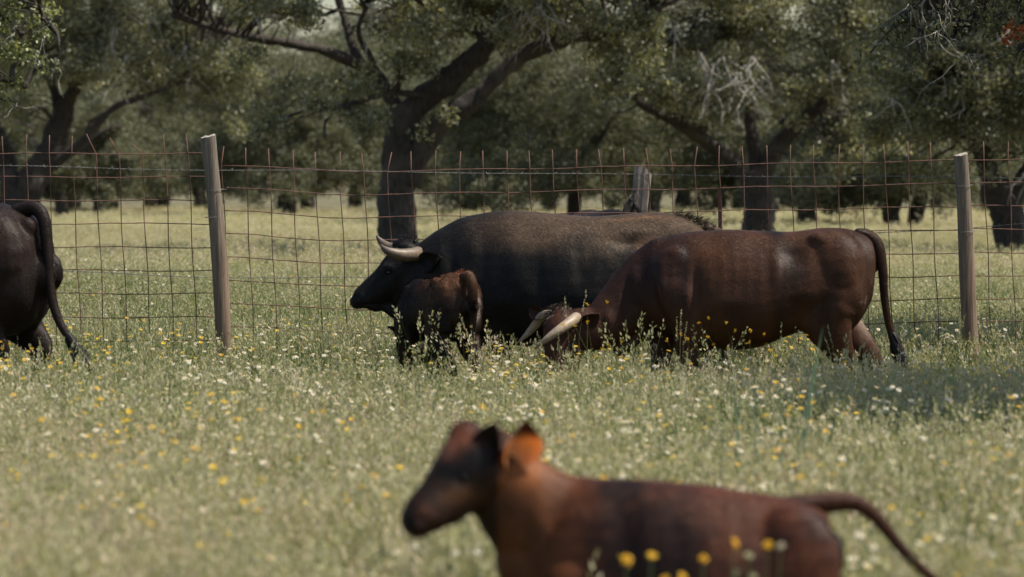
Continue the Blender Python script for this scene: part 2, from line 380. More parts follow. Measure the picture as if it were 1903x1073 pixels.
def front_leg(mb, xs, zs, xe, y, s, xk=None, xf=None, th=1.0):
    xk = xe - 0.01 if xk is None else xk; xf = xk + 0.01 if xf is None else xf
    mb.tube([(xs, y * 0.78, zs), ((xs + xe) / 2, y, (zs + 0.74 * s) / 2), (xe, y, 0.72 * s), (xe - 0.01, y * 0.92, 0.58 * s), (xk, y * 0.82, 0.42 * s), (xk + 0.005, y * 0.8, 0.34 * s), (xf, y * 0.8, 0.20 * s), (xf, y * 0.8, 0.12 * s), (xf - 0.02, y * 0.8, 0.06 * s)],
            np.array([0.16, 0.15, 0.115, 0.075, 0.055, 0.042, 0.036, 0.046, 0.036]) * s * th, np.array([0.07, 0.085, 0.075, 0.058, 0.048, 0.036, 0.030, 0.040, 0.035]) * s * th, up=(1, 0, 0), n=18)
    return xf - 0.02, y * 0.8
def hind_leg(mb, xh, zh, y, s, xst=None, xho=None, xf=None, th=1.0):
    xst = xh - 0.10 if xst is None else xst; xho = xh + 0.10 if xho is None else xho; xf = xho - 0.03 if xf is None else xf
    mb.tube([(xh, y * 0.65, zh), (xh - 0.02, y * 0.95, 0.88 * s), (xst * 0.7 + xh * 0.3, y * 1.03, 0.75 * s), (xst * 0.35 + xho * 0.65, y * 0.92, 0.60 * s), (xho, y * 0.8, 0.50 * s), (xho - 0.01, y * 0.78, 0.42 * s), (xf, y * 0.75, 0.22 * s), (xf - 0.01, y * 0.75, 0.12 * s), (xf - 0.035, y * 0.75, 0.06 * s)],
            np.array([0.17, 0.19, 0.165, 0.10, 0.070, 0.048, 0.038, 0.048, 0.038]) * s * th, np.array([0.08, 0.098, 0.088, 0.066, 0.045, 0.038, 0.032, 0.042, 0.036]) * s * th, up=(1, 0, 0), n=18)
    return xf - 0.035, y * 0.75
def torso(mb, rows, tw=0.10, ex=0.82, n=32):
    r = np.asarray(rows, float)   # x, ztop, zbottom, halfwidth
    mb.tube(np.column_stack([r[:, 0], np.zeros(len(r)), (r[:, 1] + r[:, 2]) / 2]), (r[:, 1] - r[:, 2]) / 2, r[:, 3], n=n, tw=tw, ex=ex, fixt=(-1, 0, 0))
def horn(root, path, r0, matl):
    p = np.asarray(path, float); k = len(p); r = r0 * np.array([1, 0.98, 0.86, 0.66, 0.40, 0.15][:k]) if k <= 6 else r0 * np.linspace(1, 0.12, k)
    mb = MB(); mb.tube(p, r, n=16, sub=5); V = mb.V[0]
    d = np.linalg.norm(V - p[0], axis=1); mb.A[0] = d / d.max()
    mb.build('horn', matl, root)
def ear(mb, base, tip, wid, thick, nrm):
    """cupped leaf-shaped ear; nrm points out of its face"""
    base, tip, nrm = (np.asarray(a, float) for a in (base, tip, nrm))
    ax = tip - base; L = np.linalg.norm(ax); ax /= L; nrm = nrm - ax * nrm.dot(ax); nrm /= np.linalg.norm(nrm); sd_ = np.cross(ax, nrm)
    ts = np.linspace(0, 1, 9); prof = np.array([0.34, 0.52, 0.78, 0.95, 1.0, 0.92, 0.72, 0.42, 0.06]); us = np.linspace(-1, 1, 9); V = []
    for off in (thick * 0.5, -thick * 0.5):
        for t_, p_ in zip(ts, prof):
            for u in us:
                cup = (u * u - 0.4) * wid * 0.42 * p_
                V.append(base + ax * L * t_ + sd_ * u * wid * 0.5 * p_ + nrm * (cup + off * (1 - abs(u) ** 4)))
    Q = []
    for o in (0, 81):
        for i in range(8):
            for j in range(8):
                a = o + i * 9 + j; q = [a, a + 1, a + 10, a + 9]; Q.append(q if o == 0 else q[::-1])
    for i in range(8):
        a = i * 9; Q.append([a, a + 9, a + 90, a + 81]); a = i * 9 + 8; Q.append([a + 9, a, a + 81, a + 90])
    for j in range(8):
        Q.append([j + 1, j, j + 81, j + 82]); a = 72 + j; Q.append([a, a + 1, a + 82, a + 81])
    mb.add(V, Q, np.array([[0, 1, 81 + 1]])[:0])
def eyes(root, pts, r):
    for p in pts:
        mb = MB(); mb.ell(p, (r, r * 0.8, r), 14); mb.build('eye', M['eye'], root)
def fix_extras(mb):
    if not mb.T: mb.T.append(np.zeros((0, 3), int))
    if not mb.Q: mb.Q.append(np.zeros((0, 4), int))
    return mb
def lerp3(a, b, t):
    t = np.clip(t, 0, 1)[:, None]; return np.asarray(a) * (1 - t) + np.asarray(b) * t
def sm(x, a, b):
    t = np.clip((x - a) / (b - a), 0, 1); return t * t * (3 - 2 * t)

# ---- the big black bull, side on, head up to the left
def make_bull():
    D = 27.0; k = F / D; cx = 1000.0
    def q(px, py, y=0.0): return ((px - cx) / k, y, H - (py - HZ) / k)
    def X(px): return (px - cx) / k
    def Z(py): return H - (py - HZ) / k
    root = empty('bull', ((cx - 951.5) / k, D, 0), 0, 'big black bull with dusty brown back and curved horns, head held up in profile', 'bull')
    mb = MB()
    rows = [(1334, 470, 560, .09), (1318, 436, 610, .20), (1285, 411, 632, .27), (1235, 396, 634, .29), (1170, 398, 634, .325), (1100, 402, 640, .37), (1030, 397, 645, .38), (960, 392, 642, .34), (905, 395, 632, .30), (855, 406, 618, .26), (815, 427, 604, .22), (785, 447, 592, .18), (765, 464, 575, .13)]
    torso(mb, [(X(a), Z(b), Z(c), d) for a, b, c, d in rows], tw=0.12)
    hd = [((778, 478), .095, .10), ((768, 482), .118, .115), ((748, 502), .136, .128), ((727, 521), .126, .110), ((702, 537), .100, .085), ((683, 549), .082, .074), ((671, 556), .072, .074), ((663, 561), .050, .058)]
    mb.tube([q(*p) for p, _, _ in hd], [a for _, a, _ in hd], [b for _, _, b in hd], n=24, up=(0, 0, 1), tw=0.05)
    mb.ell(q(752, 550), (.10, .085, .10), 18); mb.ell(q(688, 566), (.075, .05, .035), 14, rot=-0.6)
    mb.tube([q(706, 562), q(730, 578), q(765, 592), q(800, 600), q(860, 610)], [.03, .045, .065, .09, .10], [.025, .035, .05, .08, .1], n=14)
    mb.ell(q(752, 458), (.085, .085, .055), 14)                  # poll
    for s in (-1, 1):
        mb.ell(q(724, 499, s * .085), (.055, .04, .042), 12)     # brow
        mb.ell(q(930, 530, s * .19), (.20, .13, .26), 20)        # shoulder
        mb.ell(q(1265, 500, s * .15), (.22, .17, .27), 20)       # haunch
    hf = []
    hf.append(front_leg(mb, X(925), Z(500), X(936), -.21, 1.05)); hf.append(front_leg(mb, X(925), Z(500), X(915), .21, 1.05, xk=X(900)))
    hf.append(hind_leg(mb, X(1275), Z(480), -.19, 1.05)); hf.append(hind_leg(mb, X(1275), Z(480), .19, 1.05, xho=X(1330)))
    ex = MB()
    ear(ex, q(778, 497, -.12), q(818, 474, -.24), .13, .016, (-0.3, -1, 0.1))
    ear(ex, q(783, 480, .10), q(806, 468, .24), .085, .012, (-0.4, 0.6, -0.2))
    ex.tube([q(1318, 428), q(1338, 440), q(1345, 480), q(1343, 560), q(1345, 640)], [.045, .036, .028, .022, .018], n=12)
    fix_extras(ex)
    B = []
    for s in (-1, 1):
        y = s * .33
        B += [(X(1078), y, Z(505), .05, .2, .08, -.016), (X(1048), y, Z(480), .06, .2, .08, .006), (X(1168), y, Z(450), .10, .2, .035, -.028), (X(1175), y, Z(428), .12, .2, .03, .016), (X(1200), y, Z(500), .07, .2, .12, -.03),
              (X(958), y, Z(500), .07, .2, .16, .014), (X(1000), y, Z(520), .05, .2, .14, -.014), (X(895), y, Z(480), .06, .2, .16, -.010), (X(880), y, Z(455), .05, .2, .09, .016), (X(840), y, Z(500), .035, .2, .14, -.016), (X(868), y, Z(540), .04, .2, .10, .014), (X(935), y, Z(560), .07, .2, .06, .016),
              (X(820), y, Z(470), .03, .2, .12, .012), (X(723), s * .11, Z(506), .022, .1, .018, -.014), (X(708), s * .08, Z(520), .03, .1, .015, -.006), (X(663), s * .05, Z(551), .014, .05, .012, -.018), (X(684), s * .07, Z(565), .05, .1, .008, -.008),
              (X(760), s * .1, Z(535), .03, .1, .06, .008), (X(1240), y, Z(420), .05, .2, .04, .018), (X(1120), y, Z(560), .14, .3, .06, .014)]
        for r_ in range(6): B.append((X(1010 + r_ * 24), y, Z(480 + r_ * 3), .020, .2, .16, .0015))
    def tint(V):
        n = fbm(V, 4, 21, 4); n2 = fbm(V, 16, 22, 3); n3 = vnoise(V * np.array([1, 1, 2.2]), 6, 23)
        z = V[:, 2]; x = V[:, 0]
        base = lerp3((.006, .0056, .0052), (.018, .0150, .0125), n * 1.3 - .2)
        dust = sm(z + (n - .5) * .35, 1.06, 1.30) * sm(x + (n - .5) * .5, -0.55, 0.05)
        c = lerp3((0, 0, 0), (1, 1, 1), dust) * np.array([.078, .050, .031]) * (0.7 + .6 * n2[:, None]) + base * (1 - dust[:, None] * .7)
        pt = sm(n3, .60, .72) * sm(z, 1.02, 1.16) * sm(x, .35, .6) * sm(1.1 - x, 0, .3)
        c = c * (1 - pt[:, None]) + np.array([.15, .085, .048]) * pt[:, None]
        fl = sm(n2, .58, .75) * sm(z, .75, .95) * sm(x, .2, .7) * .5
        c = c * (1 - fl[:, None]) + np.array([.075, .052, .030]) * fl[:, None]
        return c
    finish_body(root, mb, .0125, 5, B, ex, tint, (120000, .024, .0030, .003))
    for p in hf: hoof(root, p[0], p[1], 1.1)
    horn(root, [q(777, 471, -.09), q(768, 473, -.15), q(748, 473, -.215), q(728, 468, -.25), q(716, 461, -.255), q(711, 455, -.25)], .045, M['horn'])
    horn(root, [q(768, 465, .09), q(748, 466, .15), q(727, 463, .215), q(711, 455, .25), q(702, 446, .26), q(698, 440, .255)], .040, M['horn'])
    eyes(root, [q(723, 506, -.100), q(723, 506, .100)], .016)
    hair_tuft(root, [q(742, 456), q(756, 454), q(768, 455)], .05, .03, 700, (.012, .010, .009), 'poll_hair', .004, direction=(-.5, 0, -.5))
    hair_tuft(root, [q(1250, 400), q(1285, 411), q(1318, 430)], .045, .045, 900, (.055, .040, .030), 'rump_hair', .0035, direction=(.75, 0, .25))
    hair_tuft(root, [q(1345, 640), q(1345, 700)], .04, .3, 300, (.015, .012, .012))
make_bull()

# ---- the grazing brown cow
def make_cow():
    D = 25.7; k = F / D; cx = 1400.0
    def q(px, py, y=0.0): return ((px - cx) / k, y, H - (py - HZ) / k)
    def X(px): return (px - cx) / k
    def Z(py): return H - (py - HZ) / k
    root = empty('cow', ((cx - 951.5) / k, D, 0), 0, 'reddish brown cow grazing with its pale horns down in the grass before the bull', 'cow')
    mb = MB()
    rows = [(1627, 458, 505, .07), (1618, 442, 560, .15), (1590, 429, 605, .235), (1560, 423, 622, .26), (1520, 424, 612, .275), (1470, 431, 622, .30), (1410, 429, 645, .325), (1350, 427, 650, .32), (1295, 430, 645, .28), (1250, 438, 622, .235), (1215, 454, 606, .19), (1192, 474, 588, .14)]
    torso(mb, [(X(a), Z(b), Z(c), d) for a, b, c, d in rows], tw=0.12)
    mb.tube([q(1250, 515), q(1210, 535), q(1165, 567, -.01), q(1125, 600, -.03), q(1092, 622, -.05)], [.26, .235, .185, .145, .11], [.15, .125, .11, .10, .09], n=22)
    mb.tube([q(1045, 596, -.02), q(1046, 612, -.06), q(1046, 650, -.10), q(1042, 690, -.16), q(1038, 728, -.22), q(1036, 748, -.24)], [.09, .12, .115, .085, .070, .05], [.10, .115, .105, .08, .068, .05], up=(-1, -.4, 0), n=22)
    mb.tube([q(1110, 610, -.04), q(1080, 610, -.05), q(1050, 615, -.05)], [.13, .125, .12], [.10, .10, .105], n=18)
    mb.tube([q(1215, 560), q(1190, 610), q(1150, 650)], [.06, .06, .05], [.03, .03, .03], n=12)   # dewlap
    for s in (-1, 1):
        mb.ell(q(1258, 528, s * .135), (.17, .11, .24), 20); mb.ell(q(1550, 503, s * .13), (.20, .150, .25), 20, rot=.1)
        mb.ell(q(1522, 450, s * .15), (.10, .05, .06), 14)
        mb.ell(q(1500, 560, s * .12), (.15, .13, .13), 14)
    hf = [front_leg(mb, X(1255), Z(500), X(1278), -.19, 1.0, xk=X(1288)), front_leg(mb, X(1250), Z(500), X(1235), .19, 1.0, xk=X(1225)),
          hind_leg(mb, X(1542), Z(480), -.17, 1.0, xst=X(1528), xho=X(1566), xf=X(1555)), hind_leg(mb, X(1544), Z(490), .15, 1.0, xst=X(1550), xho=X(1622), xf=X(1612))]
    ex = MB()
    ear(ex, q(1080, 603, -.13), q(1113, 581, -.24), .10, .012, (-0.2, -1, -.5)); ear(ex, q(1015, 590, .10), q(985, 575, .22), .09, .012, (-0.5, -1, 0))
    ex.tube([q(1596, 436), q(1614, 440, -.01), q(1630, 456, -.05), q(1638, 500, -.08), q(1641, 550, -.09), q(1650, 605, -.09), q(1662, 640, -.09)], [.038, .040, .036, .029, .024, .021, .020], n=12)
    fix_extras(ex)
    B = []
    for s in (-1, 1):
        y = s * .28
        B += [(X(1470), y, Z(472), .07, .2, .06, -.030), (X(1437), y, Z(500), .03, .2, .14, .012), (X(1515), y, Z(442), .045, .2, .028, .014), (X(1255), y, Z(468), .05, .2, .05, .014), (X(1350), y, Z(560), .10, .2, .05, .010), (X(1556), y, Z(560), .05, .2, .10, .012), (X(1590), y, Z(500), .035, .2, .10, -.010), (X(1480), y, Z(575), .06, .2, .07, -.02), (X(1520), y, Z(445), .05, .2, .04, .010),
              (X(1225), y, Z(520), .03, .2, .16, .012), (X(1205), y, Z(540), .03, .2, .14, -.016), (X(1288), y, Z(530), .03, .2, .13, -.020), (X(1320), y, Z(450), .06, .2, .05, -.012), (X(1275), y, Z(545), .04, .2, .07, .012),
              (X(1165), y * .4, Z(560), .03, .2, .12, -.010), (X(1130), y * .4, Z(590), .03, .2, .05, .008), (X(1525), y, Z(600), .03, .2, .10, -.02), (X(1605), y, Z(520), .04, .2, .13, -.014)]
        for r_ in range(7): B.append((X(1315 + r_ * 23), y, Z(510), .018, .2, .14, .0020))
    def tint(V):
        n = fbm(V, 3.2, 31, 4); n2 = vnoise(V * np.array([3.5, 1, .7]), 4, 33); n4 = fbm(V, 14, 35)
        x, z = V[:, 0], V[:, 2]
        c = lerp3((.010, .0052, .0035), (.068, .0285, .0135), (n * .6 + n2 * .6) * 2.3 - .8) * (0.88 + .24 * n4[:, None])
        dk = sm(-x + (n - .5) * .6, .30, .70) * .65
        c = c * (1 - dk[:, None]) + np.array([.024, .011, .010]) * dk[:, None]
        rd = sm(.95 - z + (n - .5) * .2, 0, .25) * .5
        c = c * (1 - rd[:, None]) + np.array([.085, .034, .015]) * rd[:, None]
        wt = sm(n4, .5, .62) * np.exp(-(((x - X(1612)) / .05) ** 2 + ((z - Z(580)) / .12) ** 2)) * .8
        c = c * (1 - wt[:, None]) + np.array([.35, .27, .22]) * wt[:, None]
        return c
    def fd(P):
        D_ = np.tile(np.array([0.75, 0, -0.6]), (len(P), 1)); nk = P[:, 0] < X(1215); D_[nk] = (-.1, 0, -1.0); return D_
    finish_body(root, mb, .0118, 6, B, ex, tint, (120000, .020, .0026, .0022, fd), exmul=.55)
    for p in hf: hoof(root, p[0], p[1], 1.0)
    horn(root, [q(1070, 590, -.12), q(1060, 597, -.19), q(1040, 610, -.25), q(1020, 624, -.27), q(1006, 635, -.27), q(994, 645, -.26)], .034, M['horn_pale'])
    horn(root, [q(1022, 586, .07), q(1008, 590, .14), q(996, 605, .18), q(984, 619, .19), q(972, 631, .18), q(962, 640, .17)], .031, M['horn_pale'])
    eyes(root, [q(1062, 640, -.20)], .018)
    hair_tuft(root, [q(1028, 583, -.04), q(1045, 578, -.04), q(1062, 583, -.06)], .05, .10, 600, (.05, .032, .024), 'poll_hair', .005, direction=(-.45, -.3, -.6))
    hair_tuft(root, [q(1654, 615, -.09), q(1664, 648, -.09)], .026, .16, 520, (.016, .012, .013), 'tail_tuft', .007, droop=.35, direction=(.32, 0, -.95))
make_cow()

# ---- standing cattle seen from behind; one body plan in metres
def make_rear_cow(name, loc, rz, s, label, cat, col1, col2, head_down=True, fur=60000, tailpts=None, group=None):
    root = empty(name, loc, rz, label, cat, group)
    mb = MB()
    rows = [(0.86, 1.02, .78, .10), (0.82, 1.15, .66, .19), (0.72, 1.215, .58, .245), (0.58, 1.255, .57, .27), (0.42, 1.25, .60, .28), (0.20, 1.235, .58, .32), (-.05, 1.225, .56, .34), (-.28, 1.24, .56, .32), (-.48, 1.25, .58, .27), (-.62, 1.22, .62, .22), (-.74, 1.14, .68, .17)]
    torso(mb, [(a * s, b * s, c * s, d * s) for a, b, c, d in rows], tw=.12)
    if head_down:
        nk = [(-.60, 0, .98), (-.78, 0, .88), (-.95, 0, .72), (-1.08, 0, .58)]; hd = [(-1.05, 0, .60), (-1.12, 0, .52), (-1.16, 0, .40), (-1.18, 0, .26), (-1.18, 0, .16)]
    else:
        nk = [(-.58, 0, 1.02), (-.76, 0, 1.08), (-.95, 0, 1.18), (-1.08, 0, 1.24)]; hd = [(-1.04, 0, 1.26), (-1.12, 0, 1.22), (-1.24, 0, 1.12), (-1.38, 0, 1.02), (-1.46, 0, .97)]
    mb.tube(np.array(nk) * s, np.array([.24, .19, .15, .11]) * s, np.array([.14, .115, .10, .09]) * s, n=20)
    mb.tube(np.array(hd) * s, np.array([.10, .125, .11, .08, .06]) * s, np.array([.095, .11, .10, .08, .07]) * s, n=20, up=(-.7, 0, .7))
    for sg in (-1, 1):
        mb.ell((-.48 * s, sg * .15 * s, .95 * s), (.17 * s, .11 * s, .26 * s), 18); mb.ell((.60 * s, sg * .145 * s, .97 * s), (.24 * s, .155 * s, .26 * s), 18)
        mb.ell((.44 * s, sg * .19 * s, 1.17 * s), (.07 * s, .06 * s, .05 * s), 12); mb.ell((.80 * s, sg * .075 * s, 1.13 * s), (.05 * s, .045 * s, .05 * s), 12)
    hf = [front_leg(mb, -.48 * s, 1.0 * s, -.46 * s, -.19 * s, s), front_leg(mb, -.48 * s, 1.0 * s, -.52 * s, .19 * s, s), hind_leg(mb, .58 * s, 1.0 * s, -.19 * s, s), hind_leg(mb, .58 * s, 1.0 * s, .19 * s, s, xho=.76 * s)]
    ex = MB(); hx, hz = hd[1][0] * s, hd[1][2] * s
    for sg in (-1, 1): ear(ex, (hx + .06, sg * .10 * s, hz + .05), (hx + .10, sg * .26 * s, hz + .06), .09 * s, .012, (-1, 0, -.3))
    tp = tailpts or [(.70, 0, 1.205), (.82, 0, 1.22), (.90, 0, 1.15), (.925, 0, .95), (.93, 0, .75), (.96, 0, .55)]
    tp = np.array(tp) * s; ex.tube(tp, np.linspace(.042, .018, len(tp)) * s, n=12); fix_extras(ex)
    B = [(.22 * s, sg * .3 * s, 1.08 * s, .06, .2, .06, -.03) for sg in (-1, 1)] + [(.66 * s, sg * .26 * s, .86 * s, .05, .2, .14, .014) for sg in (-1, 1)] + [(.45 * s, sg * .26 * s, .80 * s, .05, .2, .12, -.014) for sg in (-1, 1)]
    B += [(.90 * s, 0, .85 * s, .10, .028, .28, -.045)]
    def tint(V):
        n = fbm(V, 3.5, 41, 4); n4 = fbm(V, 15, 45); return lerp3(col1, col2, n * 1.5 - .3) * (0.75 + .5 * n4[:, None])
    finish_body(root, mb, .0135, 5, B, ex, tint, (fur, .022, .003, .0025))
    for p in hf: hoof(root, p[0], p[1], s)
    for sg in (-1, 1): horn(root, [(hx + .02, sg * .09 * s, hz + .07), (hx, sg * .17 * s, hz + .09), (hx - .05, sg * .23 * s, hz + .10), (hx - .10, sg * .25 * s, hz + .13), (hx - .14, sg * .24 * s, hz + .18)], .034 * s, M['horn'])
    eyes(root, [(hx - .05 * s, sg * .105 * s, hz - .04 * s) for sg in (-1, 1)], .017)
    e = tp[-1]; dr = tp[-1] - tp[-2]; dr = dr / np.linalg.norm(dr)
    hair_tuft(root, [tp[-2] * .4 + e * .6, e], .026 * s, .26 * s, 420, np.array(col1) * .9, 'tail_tuft', .007, droop=.35, direction=dr)
    return root
p = PX(-196, 400, 25.6)
make_rear_cow('cow', (p[0], 25.6, 0), R(-20), 1.16, 'near black cow cut off by the left edge, rump and long hanging tail towards us', 'cow', (.008, .0055, .0045), (.026, .0130, .0085), True, 70000,
              tailpts=[(.70, 0, 1.20), (.80, -.01, 1.225), (.87, -.03, 1.17), (.90, -.05, 1.0), (.92, -.06, .82), (.97, -.07, .66), (1.06, -.08, .53)])
p = PX(1118, 390, 33.0)
make_rear_cow('cow', (p[0], 33.6, 0), R(-82), 1.085, 'dark cow beyond the fence, only the top of its back showing over the bull', 'cow', (.022, .013, .010), (.05, .028, .018), True, 20000)

# ---- small dark calf in front of the bull's neck, seen from behind
def make_small_calf():
    D = 26.0; k = F / D
    root = empty('calf', PX(817, 0, D) * np.array([1, 1, 0]), R(-55), 'small dark brown calf seen from behind, standing under the neck of the black bull', 'calf')
    root.scale = (.86, 1, 1)
    mb = MB()
    rows = [(.36, .90, .76, .07), (.33, .985, .70, .12), (.26, 1.02, .66, .15), (.14, 1.025, .66, .155), (0, .995, .65, .16), (-.14, .985, .62, .16), (-.26, .985, .60, .14), (-.34, .95, .62, .11), (-.40, .88, .66, .09)]
    torso(mb, rows, tw=.14, ex=.85)
    mb.tube([(-.32, 0, .80), (-.42, .01, .74), (-.50, .05, .66), (-.54, .11, .58)], [.14, .11, .085, .075], [.08, .07, .065, .06], n=16)
    mb.tube([(-.54, .09, .60), (-.53, .15, .54), (-.50, .22, .48), (-.47, .28, .43)], [.075, .08, .06, .045], [.07, .07, .055, .045], n=16)
    for sg in (-1, 1):
        mb.ell((.22, sg * .095, .82), (.12, .075, .17), 16); mb.ell((.13, sg * .10, .965), (.05, .035, .035), 10); mb.ell((-.24, sg * .09, .78), (.09, .07, .17), 14); mb.ell((.33, sg * .05, .93), (.035, .03, .04), 10)
    hf = [front_leg(mb, -.24, .85, -.25, -.11, .86, th=.85), front_leg(mb, -.24, .85, -.22, .11, .86, th=.85), hind_leg(mb, .20, .85, -.11, .86, xst=.14, xho=.29, th=.85), hind_leg(mb, .20, .85, .11, .86, xst=.14, xho=.33, th=.85)]
    ex = MB(); ear(ex, (-.54, .07, .63), (-.60, -.04, .68), .06, .008, (-.3, 0, 1)); ear(ex, (-.48, .12, .64), (-.42, .16, .72), .06, .008, (.3, 0, 1))
    ex.tube([(.30, 0, 1.0), (.37, 0, 1.005), (.405, 0, .95), (.415, 0, .84), (.41, 0, .72), (.41, 0, .64)], [.03, .032, .034, .030, .024, .018], n=12); fix_extras(ex)
    def tint(V):
        n = fbm(V, 6, 51, 4); n4 = fbm(V, 22, 55); x, y, z = V.T
        c = lerp3((.009, .0055, .004), (.10, .045, .022), sm(z, .80, 1.0) * sm(x, -.25, .1) * .85 + .05 + (n - .5) * .9) * (.75 + .5 * n4[:, None])  # highlight along the rump top painted into the coat as brown
        w_ = np.exp(-(((x - .36) / .06) ** 2 + ((y - .075) / .03) ** 2 + ((z - .74) / .12) ** 2)) * sm(n4, .3, .55)
        return c * (1 - w_[:, None]) + np.array([.55, .43, .36]) * w_[:, None]
    finish_body(root, mb, .0095, 4, [(.37, 0, .75, .06, .03, .2, -.03)], ex, tint, (45000, .02, .003, .004), exmul=.4)
    for p in hf: hoof(root, p[0], p[1], .7)
    hair_tuft(root, [(.41, 0, .70), (.41, 0, .62)], .02, .14, 200, (.03, .014, .009), 'tail_tuft', .005)
    hair_tuft(root, [(.26, -.02, 1.02), (.34, 0, 1.01), (.38, 0, 1.0)], .02, .05, 120, (.20, .07, .03), 'rump_hair', .004, direction=(.5, 0, .35))
make_small_calf()

# ---- the calf walking past in the foreground
def make_near_calf():
    D = 11.35; k = F / D; cx = 1250.0
    def q(px, py, y=0.0): return ((px - cx) / k, y, H - (py - HZ) / k)
    def X(px): return (px - cx) / k
    def Z(py): return H - (py - HZ) / k
    root = empty('calf', ((cx - 951.5) / k, D, 0), 0, 'reddish brown calf in the foreground with glowing orange ear, walking left with its tail out', 'calf')
    mb = MB()
    rows = [(1545, 985, 1080, .04), (1538, 955, 1140, .095), (1512, 938, 1180, .13), (1470, 927, 1200, .15), (1400, 915, 1205, .165), (1300, 902, 1215, .18), (1200, 893, 1225, .18), (1120, 890, 1225, .165), (1070, 893, 1215, .140), (1020, 900, 1180, .11), (975, 930, 1130, .08)]
    torso(mb, [(X(a), Z(b), Z(c), d) for a, b, c, d in rows], tw=.16, ex=.85)
    mb.tube([q(1110, 1015), q(1030, 985), q(978, 943, -.01), q(940, 898, -.02), q(914, 862, -.03)], [.175, .160, .132, .112, .090], [.11, .095, .08, .07, .065], n=22)
    # head turned a little to the camera
    hp = [(926, 832, -.02), (905, 848, -.04), (876, 872, -.065), (845, 900, -.095), (815, 925, -.125), (789, 947, -.148), (776, 960, -.157)]
    mb.tube([q(*p) for p in hp], [.052, .094, .106, .090, .068, .058, .046], [.055, .083, .085, .068, .052, .050, .042], n=22)
    mb.ell(q(893, 915, -.05), (.068, .05, .055), 16, rot=.5); mb.ell(q(835, 950, -.11), (.07, .035, .03), 12, rot=.35); mb.ell(q(866, 816, -.05), (.052, .058, .052), 16); mb.ell(q(908, 830, -.03), (.045, .05, .045), 12)
    for sg in (-1, 1):
        mb.ell(q(1088, 1045, sg * .085), (.12, .055, .16), 18); mb.ell(q(1470, 1050, sg * .085), (.13, .08, .17), 18)
    gs = .66
    hf = [front_leg(mb, X(1090), Z(1040), X(1050), -.105, gs, xk=X(1020), xf=X(1010), th=.85), front_leg(mb, X(1090), Z(1040), X(1100), .105, gs, xk=X(1120), xf=X(1150), th=.85),
          hind_leg(mb, X(1475), Z(1050), -.11, gs, xst=X(1455), xho=X(1550), th=.85), hind_leg(mb, X(1475), Z(1050), .11, gs, xst=X(1410), xho=X(1480), xf=X(1430), th=.85)]
    ex = MB()
    ear(ex, q(896, 866, -.095), q(921, 779, -.135), .088, .007, (-.35, -1, 0)); ear(ex, q(890, 850, .04), q(900, 800, .09), .07, .007, (-.35, 1, .1))
    ex.tube([q(1470, 945), q(1535, 936), q(1585, 935), q(1618, 952), q(1648, 985), q(1680, 1025), q(1722, 1066), q(1770, 1100)], [.033, .029, .024, .020, .017, .015, .013, .010], n=14); fix_extras(ex)
    B = []
    for sg in (-1, 1):
        y = sg * .15
        B += [(X(1150), y, Z(1000), .05, .12, .12, -.012), (X(1110), y, Z(970), .06, .12, .07, .008), (X(1400), y, Z(1000), .06, .12, .07, -.008), (X(1000), y * .6, Z(960), .03, .1, .10, .008), (X(856), y * .4 - .07, Z(885), .022, .05, .018, -.008), (X(784), sg * .03 - .15, Z(955), .01, .03, .01, -.01)]
        for r_ in range(6): B.append((X(1190 + r_ * 40), y, Z(1010), .018, .1, .12, .0014))
    def tint(V):
        n = fbm(V, 7, 61, 4); n4 = fbm(V, 26, 65); x, y, z = V.T
        c = lerp3((.014, .0052, .0032), (.088, .029, .0140), n * 3.2 - 1.1) * (.7 + .6 * n4[:, None])  # strong tone variation of the coat also stands in for patches of sheen
        nk = sm(-x, -X(1110), -X(1000)) * sm(x, X(880), X(930)) * .85; og = np.exp(-(((x - X(985)) / .05) ** 2 + ((z - Z(872)) / .045) ** 2)) * .8
        c = c * (1 - nk[:, None]) + lerp3((.040, .0165, .0075), (.135, .047, .0145), n * 2.2 - .65) * nk[:, None]
        c = c * (1 - og[:, None]) + np.array([.34, .115, .032]) * og[:, None]  # sunlit orange on the nape painted into the coat
        # dark mask round the eye, dark poll and muzzle
        G = lambda a, b_, ra, rb: np.exp(-(((x - X(a)) * k / ra) ** 2 + ((z - Z(b_)) * k / rb) ** 2))
        hd_ = (x < X(925)); c = np.where(hd_[:, None], np.array([.030, .013, .0075]) * (.6 + .8 * n[:, None]), c)
        for a, b_, ra, rb, cl, am in ((852, 812, 30, 26, (.15, .050, .026), .9), (832, 838, 16, 16, (.20, .085, .05), .7), (885, 850, 34, 30, (.008, .0055, .0045), 1.0), (838, 872, 34, 26, (.007, .005, .0045), 1.0), (800, 905, 20, 26, (.012, .007, .005), .9), (858, 915, 34, 15, (.105, .048, .020), .85), (792, 945, 14, 14, (.13, .055, .036), .8), (764, 962, 12, 20, (.008, .006, .005), 1.0)):
            m_ = (np.clip(G(a, b_, ra, rb) * 1.25, 0, 1) * am * hd_)[:, None]; c = c * (1 - m_) + np.array(cl) * m_
        bl = (sm(fbm(V, 9, 67), .48, .62) * .6 * (1 - hd_))[:, None]; c = c * (1 - bl) + np.array([.125, .044, .016]) * bl * sm(-x, -X(1180), -X(980))[:, None] + c * bl * (1 - sm(-x, -X(1180), -X(980))[:, None])
        return c
    def ecol(V, c):
        c = c.copy(); n4 = fbm(V, 30, 66)[:, None]
        c[:324] = np.array([.012, .007, .005]) * (.6 + .8 * n4[:324]); c[324:] = np.array([.036, .016, .010]); return c
    def fd(P): return np.tile(np.array([0.8, 0, -0.5]), (len(P), 1))
    finish_body(root, mb, .0065, 9, B, ex, tint, (90000, .014, .0018, .0015, fd), excol=ecol)
    for p in hf: hoof(root, p[0], p[1], .62)
